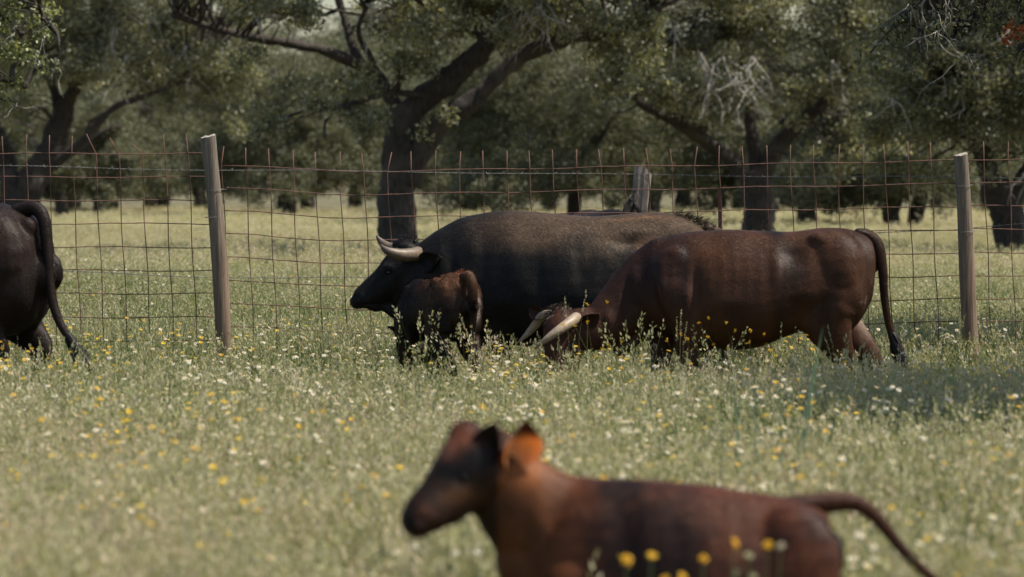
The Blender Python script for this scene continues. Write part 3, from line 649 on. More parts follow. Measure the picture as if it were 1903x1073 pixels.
    e = MB(); ear(e, q(948, 872, -.075), q(978, 776, -.115), .125, .005, (.75, -.9, .35)); V = np.vstack(e.V)
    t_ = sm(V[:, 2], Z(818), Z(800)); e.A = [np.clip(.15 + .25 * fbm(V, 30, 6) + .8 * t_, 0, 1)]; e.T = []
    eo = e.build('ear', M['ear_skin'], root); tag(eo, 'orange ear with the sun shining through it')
    eyes(root, [q(864, 880, -.148), q(852, 872, .0)], .0095)
    hair_tuft(root, [q(1740, 1080), q(1770, 1100)], .015, .14, 200, (.03, .014, .012), 'tail_tuft', .004, direction=(.6, 0, -.8))
make_near_calf()

# ------------------------------------------------------------------ fences
def wire(mb, pts, r, n=5, sub=1, a=0.0):
    mb.tube(pts, r, n=n, sub=sub, rnd=False, up=(0.01, 1, 0.02), a=a)
def post(root, top, bot, r0, r1, seed):
    mb = MB(); ts = np.linspace(0, 1, 26); n = 22
    th = np.linspace(0, 2 * np.pi, n, endpoint=False)
    g = np.random.default_rng(seed); ph = g.random(6) * 6
    C = np.array([np.asarray(bot) * (1 - t_) + np.asarray(top) * t_ + [0.012 * math.sin(t_ * 5 + ph[0]), 0, 0] for t_ in ts])
    V = []
    for c, t_ in zip(C, ts):
        r = (r1 * (1 - t_) + r0 * t_) * (1 + 0.035 * np.sin(2 * th + ph[1]) + 0.03 * np.sin(3 * th + ph[2] + t_ * 2) + 0.02 * np.sin(7 * th + ph[3] + t_)) * (1 + 0.03 * math.sin(t_ * 13 + ph[4]))
        V.append(np.column_stack([c[0] + r * np.cos(th), c[1] + r * np.sin(th), np.full(n, c[2])]))
    V = np.array(V); V[-1, :, 2] += 0.012 * np.cos(th - 0.6) + g.normal(0, .003, n)
    i = np.arange(len(ts) - 1)[:, None] * n; j = np.arange(n)[None, :]; j2 = (j + 1) % n
    Q = np.stack([i + j, i + j2, i + n + j2, i + n + j], -1).reshape(-1, 4)
    mb.add(V.reshape(-1, 3), Q); p_ = mb.build('post', M['wood'], root)
    e = MB(); rim = V[-1] * 1.0; c = rim.mean(0); rim2 = c + (rim - c) * 0.985 + [0, 0, .0015]
    e.add(np.vstack([rim2, c + [0, 0, .004]]), None, np.stack([np.arange(n), (np.arange(n) + 1) % n, np.full(n, n)], -1)); e.build('post_top', M['cutwood'], p_, False)
def mesh_fence():
    D = 27.75; k = F / D
    root = empty('wire_mesh_fence', (0, D, 0), 0, 'rusty square wire mesh fence on round wooden posts, running behind the bull', 'fence')
    def P(px, py, dy=0.0): return np.array([(px - 951.5) / k, dy, H - (py - HZ) / k])
    def warp_x(px, py): return px + (py - 300) * 0.045
    rowL = [286, 329.5, 373, 416, 460, 503, 546, 590, 634, 678, 722, 766]
    rs = .0034
    def panel(x0, x1, rowf, first, pitch, spike, bent, seed):
        g = np.random.default_rng(seed); mb = MB(); cols = []
        x = first
        while x < x1: cols.append(x); x += pitch + g.normal(0, .8)
        ph = g.random(4) * 6
        for i in range(12):
            pts = []
            for xx in list(np.arange(x0, x1 - 4, pitch / 2)) + [x1 + (10 if x1 < 2000 else 0)]:
                pts.append(P(xx + (i * 43) * .045, rowf(i, xx) + 1.3 * math.sin(xx * .021 + ph[0] + i) + g.normal(0, .25), .012 * math.sin(xx * .02 + i)))
            wire(mb, pts, rs, a=g.random())
        for ci, cx_ in enumerate(cols):
            w1 = g.normal(0, 1.0); pts = []
            yt = rowf(0, cx_)
            for yy in np.arange(yt, rowf(11, cx_) + 30, 21.5):
                pts.append(P(warp_x(cx_, yy) + 1.2 * math.sin(yy * .03 + w1 * 5), yy, .007))
            if ci in bent: dx, h_ = bent[ci]; pts = [P(warp_x(cx_, yt) + dx, yt - h_, .007), P(warp_x(cx_, yt) + dx * .5, yt - h_ * .5, .007)] + pts
            elif spike: pts = [P(warp_x(cx_, yt) + g.normal(0, 2.5), yt - 35 + g.normal(0, 1.5), .007)] + pts
            wire(mb, pts, rs, a=g.random())
        mb.build('mesh_panel', M['rust'], root)
    # left panel; three of its top spikes are bent over
    fl = lambda i, x: rowL[i] + .0 * x
    panel(-560, 383, fl, 0 - 43.2 * 12.95, 43.3, True, {17: (-17, 37), 18: (-17, 30), 19: (-20, 20)}, 1)
    def fm_(i, x):
        t_ = np.clip((x - 413) / 230, 0, 1); s_ = 307 + 12 * (t_ * t_ * (3 - 2 * t_)); u = max(0, (x - 700) / 1060); return s_ - 20 * u + i * 42.8
    panel(413, 1768, fm_, 412, 44.0, True, {}, 2)
    fr = lambda i, x: 297 + .004 * (x - 1790) + i * 43.0
    panel(1790, 2650, fr, 1828, 44.2, True, {}, 3)
    for (a, b, r0, r1, sd_) in ((P(390, 254, -.06), P(428, 805, -.06), .050, .056, 5), (P(1780, 288, -.06), P(1818, 805, -.06), .044, .056, 6), (P(-985, 262, -.06), P(-960, 805, -.06), .05, .056, 8), (P(3170, 290, -.06), P(3180, 805, -.06), .05, .056, 9)):
        post(root, a, b, r0, r1, sd_)
    for (px, py) in ((398, 403), (400, 353), (1788, 345), (1794, 430)):      # tie wires round the posts
        mb = MB(); c = P(px, py, -.06); th = np.linspace(0, 2 * np.pi, 19); wire(mb, np.column_stack([c[0] + .056 * np.cos(th), c[1] + .056 * np.sin(th), c[2] + .006 * np.sin(th + 1)]), .0018)
        wire(mb, [c + [.05, .02, 0], c + [.075, .06, .004], c + [.085, .065, .02]], .0018)
        mb.build('tie_wire', M['galv'], root)
mesh_fence()
def barbed_fence():
    D = 28.9; k = F / D
    root = empty('barbed_wire_fence', (0, D, 0), 0, 'old barbed wire fence with a leaning split post, just behind the mesh fence', 'fence')
    def P(px, py, dy=0.0): return np.array([(px - 951.5) / k, dy, H - (py - HZ) / k])
    def strand(pts, seed, dy):
        g = np.random.default_rng(seed); A = crom(np.array([P(a, b, dy) for a, b in pts]), 40); mb = MB()
        L = np.concatenate([[0], np.cumsum(np.linalg.norm(np.diff(A, axis=0), axis=1))]); s_ = np.arange(0, L[-1], .018)
        C = np.column_stack([np.interp(s_, L, A[:, i]) for i in range(3)]); C[:, 2] += .004 * np.sin(s_ * 3.1 + seed)
        for h in (0, math.pi):
            wire(mb, C + np.column_stack([0 * s_, .0022 * np.cos(s_ * 70 + h), .0022 * np.sin(s_ * 70 + h)]), .0013, n=4)
        for s0 in np.arange(.05, L[-1], .115):
            c = np.array([np.interp(s0, s_, C[:, i]) for i in range(3)])
            for _ in range(2):
                d = g.normal(0, 1, 3); d /= np.linalg.norm(d); d *= .016; wire(mb, [c - d, c + d * .2, c + d], .0012, n=4)
        mb.build('barbed_wire', M['galv'], root)
    strand([(-560, 306), (0, 309), (300, 315), (700, 319), (1180, 325)], 1, -.05); strand([(1180, 325), (1480, 328), (1800, 330), (2650, 338)], 2, -.05)
    strand([(1180, 470), (1600, 436), (1770, 427), (1903, 414), (2650, 350)], 3, -.05)
    strand([(-560, 480), (100, 502), (330, 515), (520, 516), (640, 514), (1180, 520)], 4, -.05)
    # split post, leaning to the right, darker charred split on its left
    g = np.random.default_rng(4); mb = MB(); ring = np.array([(-.060, -.035), (-.030, -.055), (.004, -.046), (.010, -.052), (.045, -.045), (.055, .0), (.02, .045), (-.045, .03)])
    top, bot = P(1195, 316), P(1150, 780); V = []; ts = np.linspace(0, 1, 18)
    for t_ in ts:
        c = top * t_ + bot * (1 - t_); s_ = 1.0 + .1 * (1 - t_); o = g.normal(0, .0025, (8, 2)); r = (ring + o) * s_
        V.append(np.column_stack([c[0] + r[:, 0], c[1] + r[:, 1], np.full(8, c[2])]))
    V = np.array(V); V[-1, :, 2] += np.array([.03, .035, .02, .018, -.02, -.03, 0, .02])
    n = 8; i = np.arange(17)[:, None] * n; j = np.arange(n)[None, :]; j2 = (j + 1) % n
    mb.add(V.reshape(-1, 3), np.stack([i + j, i + j2, i + n + j2, i + n + j], -1).reshape(-1, 4), np.stack([np.full(6, 17 * n), 17 * n + np.arange(1, 7), 17 * n + np.arange(2, 8)], -1))
    p_ = mb.build('post', M['splitwood'], root, False); tag(p_, 'leaning split post with slanted top')
    mb = MB(); mb.tube([P(1186, 350, -.03), P(1176, 372, -.05), P(1160, 410, -.06), P(1140, 520, -.06)], [.010, .024, .036, .045], n=8, jit=.004); mb.tube([P(1172, 372, -.06), P(1186, 390, -.08), P(1192, 420, -.08)], [.012, .016, .018], n=7, jit=.003); mb.build('charred_split', M['bark'], p_)
    # thin steel stakes
    mb = MB()
    a, b = P(1337, 352), P(1341, 790)
    for dx, dy, wx, wy in ((0, 0, .011, .003), (0, .012, .003, .010)):
        c0 = np.array([[-wx, -wy], [wx, -wy], [wx, wy], [-wx, wy]]) + [dx, dy]; V = np.vstack([np.column_stack([p_[0] + c0[:, 0], p_[1] + c0[:, 1], np.full(4, p_[2])]) for p_ in (b, a)])
        mb.add(V, [[0, 1, 5, 4], [1, 2, 6, 5], [2, 3, 7, 6], [3, 0, 4, 7], [4, 5, 6, 7]])
    s_ = mb.build('stake', M['redpaint'], root, False); tag(s_, 'thin red steel stake')
barbed_fence()

# ------------------------------------------------------------------ trees
def leaves(mb, C, rad, per, size, g, flat=0.75):
    """clumps of small leaves round the centres C"""
    C = np.asarray(C, float); n = len(C) * per
    c = np.repeat(C, per, 0); r = np.repeat(np.broadcast_to(rad, (len(C),)), per)
    off = g.normal(0, 1, (n, 3)); off /= np.maximum(np.linalg.norm(off, axis=1, keepdims=True), .6); off *= (g.random((n, 1)) ** .55) * r[:, None]; off[:, 2] *= flat
    p_ = c + off
    d = g.normal(0, 1, (n, 3)) + off / (r[:, None] + 1e-6) * .8; d /= np.linalg.norm(d, axis=1, keepdims=True)
    s_ = np.cross(d, g.normal(0, 1, (n, 3))); s_ /= np.linalg.norm(s_, axis=1, keepdims=True) + 1e-9
    L = size * g.uniform(.6, 1.35, (n, 1)); nn = np.cross(d, s_)
    V = np.stack([p_, p_ + d * L * .5 + s_ * L * .27, p_ + d * L + nn * L * .12, p_ + d * L * .5 - s_ * L * .27], 1).reshape(-1, 3)
    q_ = np.arange(n)[:, None] * 4 + np.arange(4)
    a = np.clip(np.repeat(g.normal(.45, .16, len(C)), per) + g.normal(0, .2, n), 0, 1)
    mb.V.append(V); mb.Q.append(q_ + mb.n); mb.A.append(np.repeat(a, 4)); mb.n += len(V)
def limb(mb, pts, r0, r1, g, n=10, rough=.17, sub=5):
    pts = np.asarray(pts, float); m = len(pts); r = np.linspace(0, 1, m); r = r0 * (1 - r) + r1 * r
    k0 = mb.n; mb.tube(pts, r, n=n, sub=sub, up=(0.2, 1, 0.1)); V = mb.V[-1]
    d = (fbm(V, 7, 3) - .5) * 2 * rough * np.clip(r0, .03, .5) * 2.2 + (fbm(V * np.array([1, 1, .35]), 22, 9) - .5) * rough * r0
    cen = V[:-2].reshape(-1, n, 3).mean(1); cc = np.repeat(cen, n, 0); o = V[:-2] - cc; o /= np.linalg.norm(o, axis=1, keepdims=True) + 1e-9
    V[:-2] += o * d[:-2, None]
    return crom(pts, 6)
def wiggly(a, b, g, amp=.12, n=5, sag=0.0):
    a, b = np.asarray(a, float), np.asarray(b, float); L = np.linalg.norm(b - a); t_ = np.linspace(0, 1, n)[:, None]
    p_ = a * (1 - t_) + b * t_ + g.normal(0, 1, (n, 3)) * amp * L * np.sin(t_ * math.pi) ; p_[:, 2] += sag * L * np.sin(t_[:, 0] * math.pi)
    return p_
def twigs_between(mb, nodes, C, g, r0, share=1.0, n=4):
    """a crooked twig from the nearest point of the limbs to each clump"""
    nodes = np.asarray(nodes)
    for c in C:
        if g.random() > share: continue
        d = np.linalg.norm(nodes - c, axis=1); i = int(np.argmin(d + g.random(len(d)) * .4))
        if d[i] < .1: continue
        mb.tube(wiggly(nodes[i], c, g, .10, 4, .08), np.linspace(r0 * (1 + d[i] * .5), r0 * .35, 4), n=n, sub=2, rnd=False, up=(.1, 1, .1))
def dead_twigs(root, starts, g, ln, r, spread=.35, kids=3, name='bare_twigs', down=.9, matl='twig'):
    mb = MB()
    for s_ in starts:
        s_ = np.asarray(s_, float)
        for _ in range(kids):
            d = np.array([g.normal(0, spread), g.normal(0, spread * .6), -down + g.normal(0, .25)]); d /= np.linalg.norm(d); L = ln * g.uniform(.45, 1.2)
            n = 7; p_ = [s_ + g.normal(0, .03, 3)]; dd = d.copy()
            for q_ in range(n - 1):
                dd = dd + g.normal(0, .33, 3) * [1, .6, 1] + [0, 0, -.05]; dd /= np.linalg.norm(dd); p_.append(p_[-1] + dd * L / n)
            p_ = np.array(p_); mb.tube(p_, np.linspace(r, r * .25, n), n=4, sub=2, rnd=False, up=(.1, 1, .1))
            for b_ in range(3):
                i = g.integers(2, n - 1); e = g.normal(0, .6, 3) + dd; e /= np.linalg.norm(e)
                mb.tube([p_[i], p_[i] + e * L * .12, p_[i] + e * L * .22 + [0, 0, -.02]], [r * .5, r * .35, r * .15], n=3, sub=2, rnd=False, up=(.1, 1, .1))
    mb.build(name, M[matl], root)
def crown_clumps(lobes, g, per_m2, shell=.35, zmin=-1e9, hole=0.0, seed=0):
    out = []
    for (x, y, z, r) in lobes:
        n = int(per_m2 * 4 * math.pi * r * r); u = g.normal(0, 1, (n, 3)); u /= np.linalg.norm(u, axis=1, keepdims=True)
        out.append(np.array([x, y, z]) + u * r * (1 - shell * g.random((n, 1))) * [1, 1, .78])
    C = np.vstack(out); C = C[C[:, 2] > zmin]
    if hole: C = C[fbm(C, .9, seed) > hole]
    return C

# ---- far wood: copies of five oaks
def far_oak(seed, h, rad, leaf, per, dens):
    g = np.random.default_rng(seed); lobes = []
    zc = h * .56
    for _ in range(26):
        u = g.normal(0, 1, 3); u /= np.linalg.norm(u); f = g.uniform(.45, .95); lobes.append((u[0] * rad * f, u[1] * rad * f, zc + u[2] * h * .36 * f, rad * g.uniform(.22, .38)))
    for _ in range(24):
        a = g.random() * 6.28; f = g.uniform(.55, .95); lobes.append((math.cos(a) * rad * f, math.sin(a) * rad * f, g.uniform(1.35, 3.0), rad * .2))
    C = crown_clumps(lobes, g, dens, .5, .85, .36, seed)
    cm = MB(); leaves(cm, C, rad * .085, per, leaf, g); tm = MB()
    nodes = limb(tm, [(0, 0, -.2), (g.normal(0, .1), 0, .8), (g.normal(0, .2), 0, 1.7), (g.normal(0, .4), 0, 2.5)], .30, .20, g, sub=3)
    base = nodes[-1]
    for i in range(5):
        a = i * 1.26 + g.random(); e = (math.cos(a) * rad * .6, math.sin(a) * rad * .6, g.uniform(h * .45, h * .75)); limb(tm, wiggly(base - [0, 0, g.uniform(0, .7)], e, g, .12, 5, .1), .15, .04, g, n=8, sub=3)
    return tm.mesh('trunk', M['bark']), cm.mesh('crown', M['leaf_far'])
FAR = [far_oak(100 + i, hh, rr, .125, 60, 1.75) for i, (hh, rr) in enumerate([(7.5, 4.4), (8.5, 4.9), (7.0, 4.0), (9.5, 5.2), (6.4, 3.9)])]
def far_tree(px, D, v, s, rz, label, group='holm oaks of the far wood'):
    loc = PX(px, 0, D); r = empty('holm_oak', (loc[0], D, 0), rz, label, 'tree', group); r.scale = (s, s, s)
    link('trunk', FAR[v][0], r); link('crown', FAR[v][1], r)
# trees whose trunks stand apart under the canopy
for a in ((115, 150, 4, .9, 1.0, 'holm oak with thin trunk seen through the mesh beside the leaning oak'), (185, 172, 2, 1.0, 2.0, 'holm oak with thin straight trunk, second from the left in the far tree line'),
          (540, 160, 1, .95, 3.0, 'dark low holm oak between the left wooden post and the big forked oak'), (872, 165, 0, 1.0, 4.0, 'far holm oak whose trunk stands right of the big forked trunk'),
          (1065, 128, 3, .85, 5.0, 'holm oak with stout trunk standing behind the middle of the bull\'s back'), (1215, 150, 2, 1.1, .4, 'holm oak just right of the leaning split post, far behind'),
          (1500, 126, 4, 1.0, 1.4, 'holm oak with narrow dark trunk, right of the oak behind the cow'), (1664, 118, 0, .92, 2.4, 'left tree of the pair of dark trunks left of the right wooden post'), (1702, 120, 1, .85, 3.4, 'right tree of the pair of dark trunks left of the right wooden post')):
    far_tree(*a, group='holm oaks standing before the far wood')
g0 = np.random.default_rng(55)
for row, (D, n, s) in enumerate(((182, 10, 1.05), (205, 11, 1.2), (232, 12, 1.35), (262, 12, 1.5))):
    for i in range(n):
        px = -700 + (i + .5 + g0.uniform(-.3, .3)) * 3300 / n
        far_tree(px, D + g0.uniform(-8, 8), int(g0.integers(0, 5)), s * g0.uniform(.9, 1.12), g0.random() * 6.28, 'grey green holm oak in the blurred wood closing the meadow')

# ---- oaks with their own shape
def oak(name_label, D, limbs, lobes, per_m2, crad, per, leaf, seed, matl='leaf', hole=.4, twig_r=.008, share=.8, dead=(), dead_len=.8, dead_r=.008, extra=None, dead_kids=3, cat='tree'):
    """limbs: (points [(px,py,dy)], r0, r1); lobes: (px, py, dy, radius m)"""
    g = np.random.default_rng(seed); k = F / D
    x0 = PX(limbs[0][0][0][0], 0, D)[0]
    def q(px, py, dy=0.0):
        return np.array([(px - 951.5) / k - x0, dy, H - (py - HZ) / k])
    root = empty('holm_oak', (x0, D, 0), 0, name_label, cat)
    tm = MB(); nodes = []
    for pts, r0, r1 in limbs:
        nodes.append(limb(tm, [q(*p_) for p_ in pts], r0, r1, g, n=14 if r0 > .15 else 9, sub=6))
    nd = np.vstack(nodes)
    C = crown_clumps([(*q(a, b, c), r) for a, b, c, r in lobes], g, per_m2, .75, -1e9, hole, seed)
    tw = MB(); twigs_between(tw, nd, C, g, twig_r, share)
    # a few mid sized boughs toward the lobes
    for a, b, c, r in lobes[::2]:
        e = q(a, b, c); i = int(np.argmin(np.linalg.norm(nd - e, axis=1) + g.random(len(nd)) * .5)); 
        if np.linalg.norm(nd[i] - e) > .2: limb(tm, wiggly(nd[i], e, g, .12, 5, .1), .035, .012, g, n=6, sub=3)
    t_ = tm.build('trunk', M['bark'], root); tw.build('twigs', M['bark'], t_)
    cm = MB(); leaves(cm, C, crad, per, leaf, g); cm.build('crown', M[matl], root)
    if dead: dead_twigs(root, [q(*d) for d in dead], g, dead_len, dead_r, kids=dead_kids)
    if extra: extra(root, q, g)
    return root
def rows(x0, x1, nx, y0, y1, ny, dys, r, g, jx=30, jy=20):
    out = []
    for dy in dys:
        for i in range(nx):
            for j in range(ny):
                out.append((x0 + (x1 - x0) * (i + .5) / nx + g.uniform(-jx, jx), y0 + (y1 - y0) * (j + .5) / ny + g.uniform(-jy, jy), dy + g.uniform(-.3, .3), r * g.uniform(.75, 1.25)))
    return out
gl = np.random.default_rng(77)
# the big forked oak behind the bull's head
L = [([(742, 545, 0), (741, 450, 0), (737, 380, 0), (745, 310, 0), (752, 270, 0)], .30, .29),
     ([(738, 300, 0), (745, 240, 0), (770, 200, 0), (815, 165, -.1), (860, 130, -.2), (905, 85, -.3), (940, 30, -.4), (965, -60, -.5), (990, -200, -.6)], .25, .13),
     ([(760, 330, -.1), (790, 270, -.25), (830, 222, -.4), (885, 185, -.5), (930, 140, -.6), (985, 100, -.7), (1060, 74, -.8), (1130, 62, -.9), (1220, 20, -1)], .19, .07),
     ([(745, 250, .1), (735, 200, .2), (712, 160, .3), (680, 128, .3), (620, 100, .2), (560, 85, 0), (480, 72, -.2), (420, 60, -.4), (330, 30, -.6)], .13, .05),
     ([(680, 128, .3), (655, 90, .5), (640, 40, .6), (622, -20, .7), (600, -120, .8)], .08, .05),
     ([(712, 165, .3), (690, 110, 0), (668, 60, -.3), (690, 0, -.5)], .06, .03),
     ([(905, 85, -.3), (880, 40, .3), (870, -40, .8), (850, -160, 1)], .09, .05), ([(800, 180, -.1), (730, 175, -.6), (660, 195, -1.0), (600, 210, -1.3)], .06, .02)]
lob = rows(430, 640, 4, -40, 60, 1, (-1.2, 1.2), .50, gl) + rows(700, 1200, 6, -60, 60, 2, (-1.6, 0, 1.6), .55, gl) + rows(330, 1350, 7, -400, -60, 3, (-1.8, 1.2), .80, gl)
lob += [(575, 190, -1.2, .5), (640, 215, -1.2, .5), (520, 230, -1, .42), (680, 170, -1, .45), (610, 260, -1.2, .38), (560, 165, 1, .4), (690, 235, -1.4, .38), (850, 80, -1, .5), (790, 110, -1, .45), (885, 150, -1.1, .34), (760, 55, .8, .5), (840, 215, -.8, .2), (800, 250, -.5, .16),
        (480, 110, -1, .35), (455, 30, 1, .5), (1130, 110, -1, .45), (1180, 60, -1, .5), (1060, 30, -.8, .4), (1140, 160, -.6, .28), (640, 165, 0, .35), (745, 130, -.8, .4), (1200, 120, 0, .4), (1010, 20, .5, .5), (590, 30, 1, .15)]
oak('big dark holm oak with forked twisting trunk behind the bull\'s head', 66, L, lob, 3.2, .22, 85, .078, 301, hole=.40, share=.4, dead=[(960 + i * 9, 0 + (i % 3) * 14, -1.6) for i in range(7)] + [(500, 10, -1.5), (470, 0, -1.5), (690, 20, -1.5), (1010, 10, -1.6)], dead_len=1.0, dead_r=.014)
# leaning oak at the left
L = [([(20, 470, 0), (30, 400, 0), (62, 335, 0), (95, 280, 0), (112, 230, 0), (126, 190, 0)], .42, .20), ([(40, 390, 0), (20, 340, 0), (8, 290, .2), (-20, 220, .4), (-60, 120, .6)], .30, .12),
     ([(126, 190, 0), (150, 150, -.3), (180, 100, -.5), (200, 20, -.6), (210, -80, -.6)], .17, .08), ([(112, 232, 0), (100, 170, .2), (80, 100, .4), (60, 0, .5)], .12, .07),
     ([(80, 320, 0), (140, 280, -.4), (185, 235, -.7), (215, 205, -.9), (265, 184, -1.1), (320, 165, -1.2), (380, 120, -1.3)], .12, .05)]
lob = rows(-150, 480, 8, -40, 150, 3, (-1.6, 0, 1.6), .62, gl) + rows(-250, 560, 5, -330, -40, 2, (-1.8, 1.4), .95, gl) + [(330, 190, -1, .6), (400, 180, 0, .6), (430, 230, 0, .45), (290, 150, -1, .55), (40, 200, -1, .6), (-20, 280, -1, .7), (450, 150, 0, .6)]
oak('leaning holm oak with thick dark trunk at the left edge, above the cut off cow', 98, L, lob, 2.4, .32, 90, .085, 302, hole=.37, share=.4, twig_r=.011, dead=[(230, 60, -2), (300, 40, -2), (360, 90, -2), (250, 110, -2)], dead_len=1.3, dead_r=.014)
# oak behind the cow
L = [([(1412, 520, 0), (1410, 440, 0), (1412, 380, 0), (1405, 335, 0)], .34, .27), ([(1400, 350, 0), (1360, 300, 0), (1310, 262, 0), (1270, 235, -.3), (1200, 200, -.5), (1140, 150, -.7)], .18, .07), ([(1412, 345, 0), (1440, 280, 0), (1480, 235, 0), (1530, 190, -.2), (1580, 120, -.3), (1620, 20, -.4)], .18, .08),
     ([(1408, 340, 0), (1400, 260, .3), (1390, 180, .5), (1370, 60, .6), (1350, -80, .7)], .14, .08)]
lob = rows(1190, 1640, 6, -40, 190, 3, (-1.8, 0, 1.8), .62, gl) + rows(1100, 1700, 4, -300, -40, 2, (-1.8, 1.4), .9, gl) + [(1280, 210, -1, .45), (1240, 180, -1.2, .5), (1350, 215, -1.5, .4), (1440, 240, -1, .42), (1520, 270, -.8, .5), (1560, 310, 0, .42), (1460, 300, -1, .35), (1600, 250, 0, .6), (1220, 250, 0, .3), (1650, 290, 0, .5)]
oak('broad pale green holm oak with trunk rising behind the grazing cow\'s back', 82, L, lob, 2.6, .28, 90, .075, 303, hole=.40, matl='leaf', twig_r=.01, dead=[(1290 + i * 14, 105 + (i * 37) % 50, -2.2) for i in range(9)] + [(1245, 60, -2), (1530, 120, -2.2)], dead_len=1.25, dead_r=.016, dead_kids=3)
# dark oak at the right edge
L = [([(1878, 560, 0), (1880, 460, 0), (1872, 400, 0), (1850, 350, 0)], .30, .26), ([(1855, 370, 0), (1830, 300, 0), (1790, 230, -.2), (1740, 160, -.4)], .18, .08), ([(1872, 390, 0), (1905, 330, 0), (1940, 260, 0), (1980, 150, .3)], .18, .1)]
lob = rows(1640, 2150, 7, -40, 260, 4, (-1.6, 0, 1.6), .60, gl) + rows(1650, 2250, 5, -350, -40, 2, (-1.8, 1.4), .9, gl) + [(1700, 320, -.5, .35), (1760, 330, -1, .35), (1820, 340, -1.2, .33), (1900, 330, -1.2, .35), (1870, 300, -1.2, .4), (1650, 300, 0, .4)]
oak('dark shaded holm oak at the right edge, its trunk right of the right wooden post', 71, L, lob, 3.0, .25, 95, .066, 304, hole=.38, dead=[(1900, 330, -1.9), (1880, 320, -1.9), (1640, 190, -1.8), (1760, 170, -1.8), (1850, 60, -1.9)], dead_len=.7, dead_r=.013)
# near oak off to the right: only its hanging skirt shows
def dry(root, q, g):
    mb = MB(); leaves(mb, [q(1812, 82, -2.2), q(1804, 92, -2.2), q(1822, 90, -2.2), q(1809, 72, -2.2), q(1853, 68, -1.5)], [.045, .045, .04, .04, .015], 26, .034, g); mb.build('dry_leaves', M['leaf_dry'], root)
L = [([(2560, 820, 0), (2550, 640, 0), (2560, 430, 0), (2540, 300, 0)], .26, .22), ([(2545, 330, 0), (2400, 150, 0), (2200, 30, 0), (2000, -40, -.6), (1880, -60, -1), (1760, -50, -1.2)], .18, .03), ([(2550, 330, 0), (2480, 60, -.5), (2350, -150, -1.2), (2150, -300, -2), (1900, -380, -2.4)], .16, .05), ([(2550, 330, 0), (2700, 60, .5), (2900, -200, 1), (3000, -500, 1)], .17, .06),
     ([(2545, 300, 0), (2500, -100, 0), (2450, -400, 0), (2300, -700, 0)], .15, .05), ([(2000, -40, -.6), (1930, 10, -1.2), (1880, 60, -1.4), (1840, 120, -1.5)], .018, .006), ([(1880, -60, -1), (1850, -10, -1.4), (1845, 60, -1.6)], .015, .005), ([(1760, -50, -1.2), (1700, 0, -1.3), (1640, 50, -1.4), (1585, 110, -1.5)], .014, .005), ([(2000, -40, -.6), (1960, 60, -.9), (1920, 140, -1)], .02, .006)]
lob = [(1700, 10, -1.3, .22), (1650, 60, -1.4, .18), (1610, 100, -1.4, .16), (1720, 80, -1.5, .16), (1680, 120, -1.5, .12), (1780, 30, -1.2, .22), (1840, 10, -1.2, .22), (1900, 40, -1, .25), (1880, 100, -1.3, .2), (1930, 120, -1, .25), (1905, 180, -1, .18), (1760, 110, -1.6, .10), (1600, 60, -1.4, .12), (1980, 80, -.6, .4), (2060, 120, -.4, .5), (1830, 140, -1.5, .10), (1580, 130, -1.5, .07)]
lob += rows(1750, 3050, 8, -620, -120, 4, (-2.6, -1, 1, 2.6), .62, gl, 60, 40) + rows(2050, 3100, 6, -120, 160, 2, (-2.4, 0, 2.4), .5, gl, 60, 40)
oak('near holm oak off to the right, its dark twigs hanging into the top right corner', 31.5, L, lob, 7.5, .13, 60, .046, 305, hole=.32, twig_r=.0035, share=.9, dead=[(1722, 0, -1.6), (1700, 70, -1.6), (1690, 10, -1.6), (1728, 40, -1.5), (1890, 10, -1.5), (1905, 40, -1.6), (1880, 60, -1.5), (1660, 30, -1.5), (1895, 100, -1.4), (1745, 120, -1.6)], dead_len=.42, dead_r=.0045, extra=dry)
# oak outside the picture on the right, whose crown shades the grass in the right corner
L = [([(3560, 840, 0), (3560, 600, 0), (3580, 300, 0)], .25, .2), ([(3580, 330, 0), (3300, 100, 0), (2900, -100, 0)], .14, .05), ([(3580, 330, 0), (3800, 0, 0), (4000, -300, 0)], .14, .05), ([(3580, 330, 0), (3560, -200, 0), (3500, -600, 0)], .14, .05)]
lob = rows(2200, 3900, 7, -650, -250, 2, (-2.8, -1.5, -.3, .9), .66, gl, 60, 40)
oak('holm oak outside the picture to the right, shading the grass before the right post', 23.2, L, lob, 9.0, .24, 70, .075, 307, hole=.25, twig_r=.006, share=.5)
# near oak off to the left with a lighter leaf colour
L = [([(-700, 800, 0), (-690, 600, 0), (-700, 420, 0), (-670, 300, 0)], .26, .22), ([(-680, 330, 0), (-500, 120, 0), (-300, 20, 0), (-120, -10, -.4), (0, 20, -.6), (60, 70, -.8)], .16, .02), ([(-680, 320, 0), (-600, 0, 0), (-450, -260, 0), (-200, -400, 0)], .16, .05), ([(-690, 320, 0), (-900, 0, 0), (-1100, -200, 0)], .15, .05), ([(-120, -10, -.4), (-40, 90, -.7), (20, 150, -.9), (70, 165, -1)], .018, .006), ([(-120, -10, -.4), (0, -40, -.6), (70, 0, -.8), (110, 50, -1)], .02, .006), ([(-300, 20, 0), (-120, 160, -.5), (0, 180, -.8), (60, 205, -.9)], .02, .006)]
lob = [(20, 30, -.8, .28), (80, 60, -.8, .18), (110, 75, -.9, .14), (30, 100, -.9, .2), (70, 120, -1, .17), (20, 150, -1, .2), (100, 130, -1, .13), (60, 170, -1, .13), (10, 200, -1, .14), (-40, 60, -.6, .3), (-50, 150, -.6, .3), (100, 20, -.8, .15), (40, -10, -.8, .2), (-30, 240, -.8, .14), (130, 100, -1, .08)]
lob += rows(-1300, -60, 7, -560, -80, 4, (-2.4, -.8, .8, 2.4), .75, gl, 60, 40) + rows(-900, -80, 5, -80, 150, 2, (-1.6, 0, 1.6), .5, gl, 50, 30)
